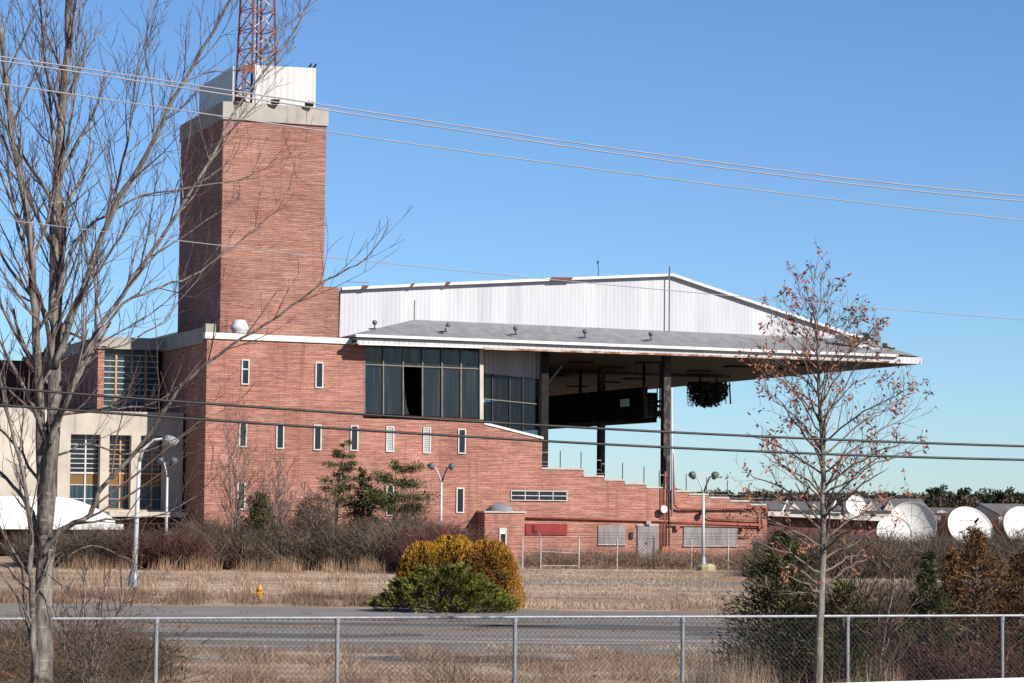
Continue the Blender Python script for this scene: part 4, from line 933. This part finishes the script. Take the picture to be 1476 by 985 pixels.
# conifers
def conifer(name, lab, px, ybase, ytop, Y, rad_px, mat, seed, n=5000, layered=0.0, leaf=(.12,.3), wdt=.06, taper=1.0, zmin=.05, cat='tree', lean=0, group=None, cl=34, droop=.1, loose=1.0, x_off=0):
    base = at(px, ybase, Y); base.z = 0; h = at(px, ytop, Y).z; Rm = rad_px*Y/3600
    t = thing(name, lab, cat, Matrix.Translation(base), group=group); rr = random.Random(seed); rg_ = np.random.default_rng(seed)
    tk = MB(); top_ = Vector((lean,0,h*.97)); tk.tube([(0,0,-.1),(lean*.4,0,h*.5),top_], [.035*h**.8+.01,.02*h**.8,.01], 7); tk.build('trunk', M['bark'], t)
    br_ = MB(); Ps = []; Ds = []; br_.tube([(0,0,.02),(lean*.4,0,h*.5),top_], .01, 4)
    for k in range(cl):
        f = (k+.5)/cl; z = h*(zmin+(1-zmin)*f); 
        if layered: z = h*(zmin+(1-zmin)*(round(f*layered)/layered))+rr.uniform(-.05,.05)*h*.5
        a = k*2.4+rr.uniform(-.5,.5); pr_ = (1-f)**taper if taper >= 0 else 1
        ro = Rm*max(.10, min(1, pr_*1.15))*rr.uniform(.6,1.1); x0 = lean*z/h
        e = Vector((x0+math.cos(a)*ro, math.sin(a)*ro, z+ro*(.25-droop*rr.uniform(0,2)))); s_ = Vector((x0,0,max(0.05,z-ro*.15)))
        br_.tube([s_, (s_+e)/2+Vector((0,0,.05*ro)), e], [.012*h**.7,.009*h**.7,.005], 4, False)
        m_ = max(12, int(n/cl*(.35+ro/Rm))); tt = rg_.beta(2.2,1.1,m_); c = np.outer(1-tt, np.array(s_))+np.outer(tt, np.array(e))
        ax = np.array((e-s_).normalized()); sp = .16*ro*loose+.03
        off = rg_.normal(size=(m_,3))*sp*np.array([1,1,.55 if layered else .9]); c = c+off
        c[:,2] = np.maximum(c[:,2], .02)
        Ps.append(c); Ds.append(unit(ax*.8+np.array([0,0,.35])+rg_.normal(size=(m_,3))*.55+off/sp*.25))
    Ps = np.concatenate(Ps); Ds = np.concatenate(Ds)
    br_.build('branches', M['thicket_twig'], t)
    bigmesh('foliage', quads(rg_, Ps, Ds, rg_.uniform(*leaf, len(Ps)), wdt*rg_.uniform(.6,1.3,len(Ps))), 4, mat, t)
    return t
conifer('pine_tree', 'green pine with open crown before the brick wall right of the bare trees', 478, 800, 640, 145, 44, M['pine'], 41, 5600, layered=6, leaf=(.12,.28), wdt=.05, taper=.6, zmin=.42, cl=26, loose=.75, lean=.7)
conifer('cedar_tree', 'small dark cedar between the pine and the flat topped conifer', 522, 800, 676, 144, 26, M['cedar'], 42, 5000, leaf=(.12,.28), taper=.8, zmin=.3, cl=26)
conifer('conifer_tree', 'flat topped conifer with drooping layered boughs before the brick wall', 568, 800, 674, 143, 46, M['pine'], 43, 7500, layered=4, leaf=(.12,.26), taper=.18, zmin=.45, cl=30, droop=.22, loose=.8)
conifer('evergreen_bush', 'rounded dark evergreen bush beside the slender bare tree', 372, 800, 712, 139, 26, M['cedar'], 44, 7000, leaf=(.1,.22), taper=.35, zmin=.1, cl=34, cat='bush', loose=1.3)
conifer('orange_bush', 'bush with orange tinted foliage below the pine', 442, 800, 722, 139, 26, M['brown_cedar'], 45, 2600, leaf=(.1,.22), taper=.3, zmin=.3, cl=24, cat='bush', loose=1.3)

# thicket of stems: uncountable brush
def thicket(name, lab, px0, px1, Y0, Y1, hfun, n, mat, seed, wd=(.018,.045), lean=.55):
    rg_ = np.random.default_rng(seed); Y = rg_.uniform(Y0, Y1, n); px_ = rg_.uniform(px0, px1, n)
    X = (px_-CX)/FPX*Y; h = np.array([hfun(p) for p in px_])*rg_.uniform(.35,1.08,n)*(1+.25*np.sin(px_*.19+Y)*np.sin(px_*.07))
    P = np.stack([X, Y, np.zeros(n)], 1); z0 = rg_.uniform(0,.65,n)*h; P[:,2] = z0; P[:,0] += rg_.normal(size=n)*.3
    D = unit(np.stack([rg_.normal(size=n)*lean, rg_.normal(size=n)*lean, rg_.uniform(.3,1.1,n)], 1))
    L_ = np.minimum((h-z0)/np.maximum(D[:,2],.3), 1.9)
    A = blades(rg_, P, D, L_, rg_.uniform(*wd, n))
    m_ = n; P2_ = P+D*(L_*rg_.uniform(.2,1,n))[:,None]; D2 = unit(D+rg_.normal(size=(n,3))*.9)
    B_ = blades(rg_, P2_, D2, rg_.uniform(.15,.6,m_), rg_.uniform(.012,.035,m_))
    o = bigmesh(name, np.concatenate([A,B_]), 3, mat); tag(o, lab, 'brush', None, 'stuff'); return o
hL = lambda p: float(np.interp(p, [60,150,230,300,400,500,580,640,690], [1.9,1.6,1.8,2.3,2.4,2.9,2.8,2.4,1.4]))+.4*math.sin(p*.11)+.4*math.sin(p*.043+1)+.3*math.sin(p*.31)
thicket('brush', 'dense grey brown leafless brush along the foot of the left wall', 40, 690, 133, 143, hL, 60000, M['thicket'], 1)
thicket('brush', 'dark purplish brush clump behind the golden bushes', 600, 692, 128, 132, lambda p: 2.1+.6*math.sin((p-600)*.034), 6000, M['thicket_red'], 2)
thicket('brush', 'dark red brown brush at the foot of the entrance building', 190, 290, 131, 134, lambda p: 1.9, 5000, M['thicket_red'], 3)
hR = lambda p: float(np.interp(p, [1095,1130,1200,1300,1400,1500], [1.3,2.3,2.2,2.0,2.1,2.4]))+.25*math.sin(p*.09)
thicket('brush', 'tangled dark brush in front of the satellite dishes', 1095, 1500, 128, 150, hR, 42000, M['thicket'], 4)
thicket('brush', 'red brown brush behind the satellite dishes', 1290, 1500, 196, 215, lambda p: 3.3+.5*math.sin(p*.07), 14000, M['thicket_red'], 5, (.03,.07))
thicket('brush', 'bramble tangle just behind the fence at the right', 1180, 1500, 47, 58, lambda p: 1.0+.3*math.sin(p*.05), 15000, M['thicket_red'], 6, (.008,.018), .9)
thicket('brush', 'mixed rusty scrub between the road and the fence at the right', 1215, 1500, 54, 64, lambda p: 1.7+.6*math.sin(p*.047), 14000, M['scrub'], 16, (.01,.03), .9)
thicket('brush', 'bramble tangle just behind the fence at the left', -20, 240, 48, 60, lambda p: .75+.35*math.sin(p*.05), 4500, M['scrub'], 7, (.007,.016), .9)
thicket('brush', 'dry weed stems at the foot of the brick wall behind the security fence', 760, 1110, 142, 160, lambda p: .7+.25*math.sin(p*.12), 9000, M['weeds'], 8, (.02,.04))

# golden rounded bushes and juniper
def mound(name, lab, px, py_c, Y, rx, h, mat, seed, n, leaf, wdt, ups=.8, lump=.12, cat='bush', zc=0.0, lobes=7):
    c = Vector((gx(px, Y), Y, 0)); t = thing(name, lab, cat, Matrix.Translation(c)); rg_ = np.random.default_rng(seed)
    th = rg_.uniform(0, 2*np.pi, n); z = rg_.beta(1.3,1.0,n); ph = np.arccos(np.clip(1-z*1.0, 0, 1))
    prof_ = np.sqrt(np.clip(1-(z*.98)**3.0, 0, 1)); nx = np.cos(th)*prof_; ny = np.sin(th)*prof_
    l = 1+lump*(np.sin(th*lobes+z*5)+np.sin(th*3.1-z*9+seed)+.9*np.sin(th*13+z*17)+.5*np.sin(th*23-z*31))*.6
    depth_ = 1-np.abs(rg_.normal(size=n))*.06
    P = np.stack([nx*rx*l*depth_, ny*rx*l*depth_, z*h*(1+.05*np.sin(th*4))], 1)
    D = unit(np.stack([nx*.6, ny*.6, np.full(n, ups)], 1)+rg_.normal(size=(n,3))*.28)
    bigmesh('foliage', quads(rg_, P, D, rg_.uniform(*leaf,n), wdt*rg_.uniform(.6,1.3,n)), 4, mat, t)
    b = MB()
    for k in range(7): a = k*.9; b.tube([(0,0,-.05),(math.cos(a)*rx*.35,math.sin(a)*rx*.35,h*.45),(math.cos(a)*rx*.6,math.sin(a)*rx*.6,h*.8)], [.05,.03,.01], 5)
    b.build('trunk', M['thicket_twig'], t); 
    # inner dead core so that the crown is not see-through
    m_ = 2500; a = rg_.uniform(0,2*np.pi,m_); zz = rg_.uniform(0,.85,m_); q = rg_.uniform(.2,.85,m_)*np.sqrt(1-zz**3)
    bigmesh('inner_twigs', quads(rg_, np.stack([np.cos(a)*q*rx, np.sin(a)*q*rx, zz*h], 1), unit(rg_.normal(size=(m_,3))), .3, .12), 4, M['thicket'], t)
    return t
mound('golden_bush', 'leftmost of the three rounded golden bushes, behind the green juniper', 612, 0, 88.2, .92, 2.15, M['gold'], 51, 11000, (.06,.16), .035)
mound('golden_bush', 'middle of the three rounded golden bushes, the tallest one', 652, 0, 88.6, 1.12, 2.38, M['gold'], 52, 14000, (.06,.16), .035)
mound('golden_bush', 'rightmost of the three rounded golden bushes, browner and drooping to the ground', 704, 0, 86.8, 1.10, 2.25, M['gold_brown'], 53, 17000, (.06,.17), .03, ups=.5)
def juniper(name, lab, px, Y, rx, ry, h, mat, seed, clumps, per, leaf, wdt):
    c = Vector((gx(px, Y), Y, 0)); t = thing(name, lab, 'bush', Matrix.Translation(c)); rg_ = np.random.default_rng(seed); rr = random.Random(seed)
    Ps, Ds = [], []; b = MB()
    for k in range(clumps):
        a = rr.uniform(0, 6.283); q = math.sqrt(rr.uniform(.02,1)); hh = h*(1-(q)**1.8)*rr.uniform(.65,1.08)+.12
        e = Vector((math.cos(a)*q*rx, math.sin(a)*q*ry, hh)); d_ = Vector((math.cos(a)*.9, math.sin(a)*.9, .55)).normalized()
        s_ = Vector((e.x*.3, e.y*.3, hh*.25)); b.tube([s_, (s_+e)/2, e], [.02,.012,.005], 4, False)
        tt = rg_.uniform(0,1,per)**.7; ln = rr.uniform(.3,.6); cc = np.array(e)+np.outer(tt*ln-ln*.5, np.array(d_)); sp = (.10*(1.1-tt))[:,None]
        off = rg_.normal(size=(per,3))*sp; Ps.append(cc+off); Ds.append(unit(np.array(d_)*1.0+off*3+rg_.normal(size=(per,3))*.35))
    Ps = np.concatenate(Ps); Ps[:,2] = np.maximum(Ps[:,2], .01); Ds = np.concatenate(Ds)
    b.build('branches', M['thicket_twig'], t)
    bigmesh('foliage', quads(rg_, Ps, Ds, rg_.uniform(*leaf,len(Ps)), wdt*rg_.uniform(.6,1.3,len(Ps))), 4, mat, t); return t
juniper('juniper_bush', 'wide green juniper spreading in front of the golden bushes', 641, 84.8, 2.35, 1.3, 1.36, M['juniper'], 54, 230, 120, (.07,.19), .036)
# right foreground evergreens
conifer('juniper_tree', 'broad dark green juniper by the fence left of the young oak', 1128, 1000, 770, 47, 104, M['cedar'], 61, 22000, leaf=(.06,.15), wdt=.028, taper=.75, zmin=.02, cl=90, cat='tree', loose=.7)
conifer('juniper_bush', 'low dark green juniper right of the young oak trunk', 1215, 1000, 842, 46, 62, M['cedar'], 62, 10000, leaf=(.05,.14), wdt=.025, taper=.6, zmin=.02, cl=36, cat='bush', loose=.9)
conifer('cedar_tree', 'slim blue green cedar in the middle of the right brush', 1338, 1000, 800, 50, 62, M['cedar'], 63, 10000, leaf=(.06,.15), wdt=.024, taper=1.1, zmin=.1, cl=40, loose=.7)
conifer('brown_cedar', 'tall rusty brown cedar among the right brush', 1408, 1000, 765, 52, 85, M['brown_cedar'], 64, 13000, leaf=(.05,.13), wdt=.026, taper=.8, zmin=.05, cl=60, loose=1.25)
conifer('brown_cedar', 'short rusty brown cedar left of the tall brown one', 1372, 1000, 795, 54, 36, M['brown_cedar'], 65, 8000, leaf=(.05,.13), wdt=.022, taper=1, zmin=.2, cl=30)
conifer('brown_cedar', 'rusty brown cedar at the right edge of the view', 1470, 1000, 800, 50, 60, M['brown_cedar'], 66, 12000, leaf=(.05,.13), wdt=.022, taper=.7, zmin=.05, cl=40)
bare('bare_shrub', 'leggy bare shrub with a few twigs right of the young oak', 'shrub', 1262, 1050, 800, 46, 90, 6, 71, dense=.22, r=.014, level=1)
bare('bare_shrub', 'thin bare shrub climbing at the left end of the fence', 'shrub', 120, 1050, 815, 42, 110, 4, 72, dense=.26, r=.012, level=1)

# red leaved sprig on the fence
p = Vector((gx(862, 42.8), 42.8, 0)); t = thing('red_sprig', 'single dead sprig with a few dark red leaves growing in front of the fence', 'plant', Matrix.Translation(p))
b = MB(); b.tube([(0,0,0),(.01,0,.7),(-.02,0,1.26)], .006, 4); b.build('stem', M['thicket_twig'], t); rg_ = np.random.default_rng(2)
zz = np.array([.72,.76,.85,.9,1.05,1.1,1.2,1.25,1.0,.8]); P = np.stack([np.zeros(10), np.zeros(10), zz], 1); D = unit(rg_.normal(size=(10,3))*np.array([1,.6,.4]))
bigmesh('leaves', quads(rg_, P, D, .09, .045), 4, leafy('dark_red_leaf', [(.10,.012,.015),(.2,.03,.03)]), t)

# ------------------------------------------------------------------ grass (stuff)
def grass(name, lab, x_px, Y0, Y1, n, hh, wd, mat, seed, keep=None, lean=.4):
    rg_ = np.random.default_rng(seed); Y = rg_.uniform(Y0, Y1, n); X = (rg_.uniform(x_px[0], x_px[1], n)-CX)/FPX*Y
    cl_ = (np.sin(X*1.3+Y*.9)+np.sin(X*.37-Y*1.7+2)+np.sin(X*2.9+Y*.31+1)+rg_.normal(size=n)*.7)
    if keep is not None: k = cl_ > keep; X, Y, cl_ = X[k], Y[k], cl_[k]
    n = len(X); P = np.stack([X,Y,np.zeros(n)], 1); D = unit(np.stack([rg_.normal(size=n)*lean, rg_.normal(size=n)*lean, np.ones(n)], 1))
    o = bigmesh(name, blades(rg_, P, D, rg_.uniform(*hh,n)*(1+.12*cl_), rg_.uniform(*wd,n)), 3, mat); return tag(o, lab, 'grass', None, 'stuff')
grass('dry_grass', 'short dry straw grass over the field before the building', (-60,1540), 88, 140, 90000, (.05,.2), (.012,.03), M['grass_dry'], 1, -.3, .8)
grass('dry_grass', 'ragged brown verge grass along the far edge of the road', (-60,760), 88, 97, 26000, (.12,.42), (.012,.028), M['weeds'], 2, -.2)
grass('dry_grass', 'thin verge grass along the road right of the golden bushes', (740,1540), 87.5, 92, 9000, (.08,.3), (.012,.028), M['grass_dry'], 3)
grass('tall_grass', 'fringe of orange broomsedge in front of the brush', (90,620), 129, 132.8, 6500, (.15,.85), (.012,.035), M['grass_tan'], 4, .2, .15)
grass('tall_grass', 'scattered orange broomsedge clumps in the left field', (60,560), 96, 120, 9000, (.2,.55), (.012,.03), M['grass_tan'], 5, 1.2, .25)
grass('brown_weeds', 'dense brown weeds between the road and the fence', (-60,1540), 45, 63, 80000, (.05,.3), (.005,.014), M['weeds'], 6, -.3, .9)
grass('dry_grass', 'pale dry grass tufts on the near roadside', (-60,1540), 52, 65, 50000, (.04,.2), (.005,.014), M['grass_dry'], 7, .3, .9)
grass('tall_weeds', 'scattered dark weed stalks between the road and the fence', (-60,1540), 45, 60, 7000, (.2,.85), (.005,.012), M['thicket'], 17, 1.2, .7)
grass('tall_weeds', 'scattered tall straw coloured stalks between the road and the fence', (-60,1540), 45, 60, 7000, (.15,.6), (.005,.012), M['grass_dry'], 18, 1.2, .5)
grass('tall_grass', 'pale seed heads and tall weeds behind the fence by the oak', (1000,1300), 44, 50, 9000, (.4,1.0), (.006,.014), M['grass_dry'], 8, .4, .25)

for k, (ya, yb2, nn) in enumerate(((69.2,69.8,3500),(72.6,73,2500),(77.3,77.8,3000),(82,82.5,2500))):
    grass('dry_grass', 'thin broken line of dead grass along a joint in the road, row %s from the fence' % ('one','two','three','four')[k], (-60,1540), ya, yb2, nn, (.04,.14), (.01,.03), M['weeds'], 30+k, .5, .9)
# ------------------------------------------------------------------ satellite dishes
def dish(px, py, Y, r, aim, lab, seed=0, feed=True, sh=.22):
    c = at(px, py, Y); t = thing('satellite_dish', lab, 'satellite dish', Matrix.Translation((c.x, c.y, 0)), group='white satellite dishes')
    A = Vector(aim).normalized(); q = A.to_track_quat('Z', 'Y').to_matrix().to_4x4(); cz = Vector((0,0,c.z)); X = Matrix.Translation(cz) @ q
    b = MB(); n = 40; pr = [(r*k/8, r*sh*((k/8)**2-1)) for k in range(1,9)]; b.lathe([(0.01, -r*sh)]+pr+[(r*1.0, .05),(r*.985,-.02)]+[(max(.01,r*k/8), r*sh*((k/8)**2-1)-.06) for k in range(8,-1,-1)], n)
    b.v = [tuple(X @ Vector(v)) for v in b.v]; b.build('reflector', M['dish'], t, True)
    b = MB()
    for k in range(12):
        a = 2*math.pi*k/12; b.tube([X @ Vector((math.cos(a)*r*f, math.sin(a)*r*f, r*sh*(f*f-1)+.004)) for f in (.05,.3,.55,.8,.98)], .010, 3)
    b.tube([X @ Vector((math.cos(a)*r*.52, math.sin(a)*r*.52, r*sh*(.27-1)+.004)) for a in [2*math.pi*k/24 for k in range(25)]], .010, 3)
    b.build('panel_seam', M['cable_white'], t)
    if feed:
        b = MB(); fp = Vector((0,0,r*.62))
        for k in range(3):
            a = 2*math.pi*k/3+.5; b.tube([X @ Vector((math.cos(a)*r*.75, math.sin(a)*r*.75, -r*.1)), X @ fp], .025, 4)
        b.build('strut', M['lampgrey'], t); b = MB(); b.tube([X @ (fp-Vector((0,0,.25))), X @ (fp+Vector((0,0,.3)))], [.10,.06], 10); b.build('feed_horn', M['steel_dark'], t)
    b = MB(); bk = cz-A*(r*sh+.25); b.tube([bk, Vector((bk.x,bk.y,0))], [.2,.26], 10); b.tube([cz-A*(r*sh), bk], .3, 8); b.build('pedestal', M['galv'], t)
    return t
dish(1314, 758, 176, 1.75, (-.18,-.94,.28), 'largest white satellite dish, partly behind a smaller one', feed=False, sh=.36)
dish(1289, 768, 171, 1.24, (.12,-.90,.40), 'white satellite dish at the lower left front of the largest dish', feed=False, sh=.15)
dish(1399, 761.5, 172, 1.68, (.25,-.81,.50), 'tilted white satellite dish with feed struts, second from the right edge')
dish(1480, 762, 172, 1.72, (.25,-.81,.50), 'white satellite dish cut off by the right edge of the view')
dish(1234, 728.5, 205, .88, (.15,-.95,.2), 'small round white satellite dish above the low annex roof', feed=False, sh=.15)

# ------------------------------------------------------------------ far houses and wood
def house(px, Y, wv, dv, hw_, hr_, rot, lab):
    t = thing('house', lab, 'house', Matrix.Translation((gx(px,Y),Y,0)) @ Matrix.Rotation(rot,4,'Z'), group='far houses')
    b = MB(); b.box(-wv/2,wv/2,-dv/2,dv/2,0,hw_); b.prism([(-wv*.5,hw_+.001),(wv*.5,hw_+.001),(0,hr_-.1)], -dv/2, dv/2) if False else None
    b.add([(-wv/2,-dv/2,hw_),(-wv/2,dv/2,hw_),(-wv/2,0,hr_-.1),(wv/2,-dv/2,hw_),(wv/2,dv/2,hw_),(wv/2,0,hr_-.1)], [(0,2,1),(3,4,5)]); b.build('wall', M['house_wall'], t)
    b = MB(); 
    for s_ in (-1,1): b.hull8([(-wv/2-.3,s_*(dv/2+.4),hw_-.15),(wv/2+.3,s_*(dv/2+.4),hw_-.15),(wv/2+.3,0,hr_),(-wv/2-.3,0,hr_)],[(-wv/2-.3,s_*(dv/2+.4),hw_+.05),(wv/2+.3,s_*(dv/2+.4),hw_+.05),(wv/2+.3,0,hr_+.2),(-wv/2-.3,0,hr_+.2)])
    b.build('roof', M['house_roof'], t)
    for gx_ in (-wv*.13, wv*.13):
        b = MB(); g0 = hw_+(hr_-hw_)*.0; b.add([(gx_-1.2,-dv/2-.5,g0),(gx_+1.2,-dv/2-.5,g0),(gx_,-dv/2-.5,hr_-.2),(gx_-1.2,0,g0),(gx_+1.2,0,g0),(gx_,0,hr_-.2)], [(0,1,2),(0,2,5,3),(1,4,5,2)]); b.build('dormer', M['house_wall'], t)
    for x in (-wv*.35,-.1*wv,wv*.25): b = MB(); b.box(x-.45,x+.45,-dv/2-.05,-dv/2-.005,hw_*.4,hw_*.8); b.build('window', M['glass'], t)
house(1150,500,15,10,3.0,4.4,.1,'far grey roofed house seen behind the oak trunk')
house(1267,470,13,10,2.9,5.0,-.1,'far grey roofed house with white gables between the two leftmost dishes')
house(1297,520,9,9,2.9,5.2,.25,'far narrow house with a white gable just left of the largest dish')
house(1364,480,14,10,2.6,3.4,0,'far low house with a dull grey roof right of the largest dish')
house(1442,430,10,9,2.6,4.2,.6,'far pale roofed house near the right edge, above the cut off dish')
def wood(name, lab, px0, px1, Y0, Y1, h0, h1, n, mat, seed, leaf, w_):
    rg_ = np.random.default_rng(seed); Ps = []
    for k in range(n):
        Y = rg_.uniform(Y0,Y1); X = (rg_.uniform(px0,px1)-CX)/FPX*Y; h = rg_.uniform(h0,h1); r_ = h*.3; m_ = 150
        v = unit(rg_.normal(size=(m_,3)))*(rg_.uniform(.5,1,m_)[:,None]); Ps.append(v*np.array([r_,r_,h*.38])+np.array([X,Y,h*.62]))
        v = rg_.uniform(-1,1,size=(60,3)); Ps.append(v*np.array([r_*1.3,r_,h*.3])+np.array([X,Y,h*.3]))
    P = np.concatenate(Ps); D = unit(rg_.normal(size=P.shape)+np.array([0,0,.5]))
    o = bigmesh(name, quads(rg_, P, D, rg_.uniform(*leaf,len(P)), w_), 4, mat); return tag(o, lab, 'wood', None, 'stuff')
wood('wood', 'far leafless brown wood behind the houses', 940, 1560, 620, 800, 5.8, 7.6, 240, M['far_brown'], 1, (.6,1.3), .7)
wood('wood', 'far dark green tree line on the horizon', 940, 1560, 900, 1000, 7.6, 9.6, 170, M['far_green'], 2, (.7,1.5), .9)
rt = random.Random(9)
spots = [(1345,9.4),(1362,8.2),(1384,9.1),(1398,8.3),(1414,8.9),(1441,8.2),(1456,9.0),(1474,8.1)]
names_ = ['first round topped pine right of the largest dish on the horizon','second round topped pine on the horizon, lower than its left neighbour','third round topped pine on the horizon, above the second large dish','fourth round topped pine on the horizon','fifth round topped pine on the horizon','sixth round topped pine on the horizon, before the right edge','seventh round topped pine on the horizon near the right edge','round topped pine cut off by the right edge on the horizon']
for i, (px, h) in enumerate(spots):
    Y = 640; t = thing('pine_tree', names_[i], 'tree', Matrix.Translation((gx(px,Y),Y,0)), group='round topped pines on the horizon'); rg_ = np.random.default_rng(100+i)
    b = MB(); b.tube([(0,0,-.2),(0,0,h*.7)], [.25,.12], 6); b.build('trunk', M['bark'], t); Ps = []
    for k in range(14):
        c = np.array([rg_.normal()*1.3, rg_.normal()*1.3, h*rg_.uniform(.45,.92)]); Ps.append(unit(rg_.normal(size=(60,3)))*rg_.uniform(.5,1.1)*rg_.uniform(.6,1,(60,1))*np.array([1.2,1.2,.7])+c)
    P = np.concatenate(Ps); P[:,2] = np.minimum(P[:,2], h); bigmesh('crown', quads(rg_, P, unit(rg_.normal(size=P.shape)), rg_.uniform(.3,.8,len(P)), .4), 4, M['far_green'], t)
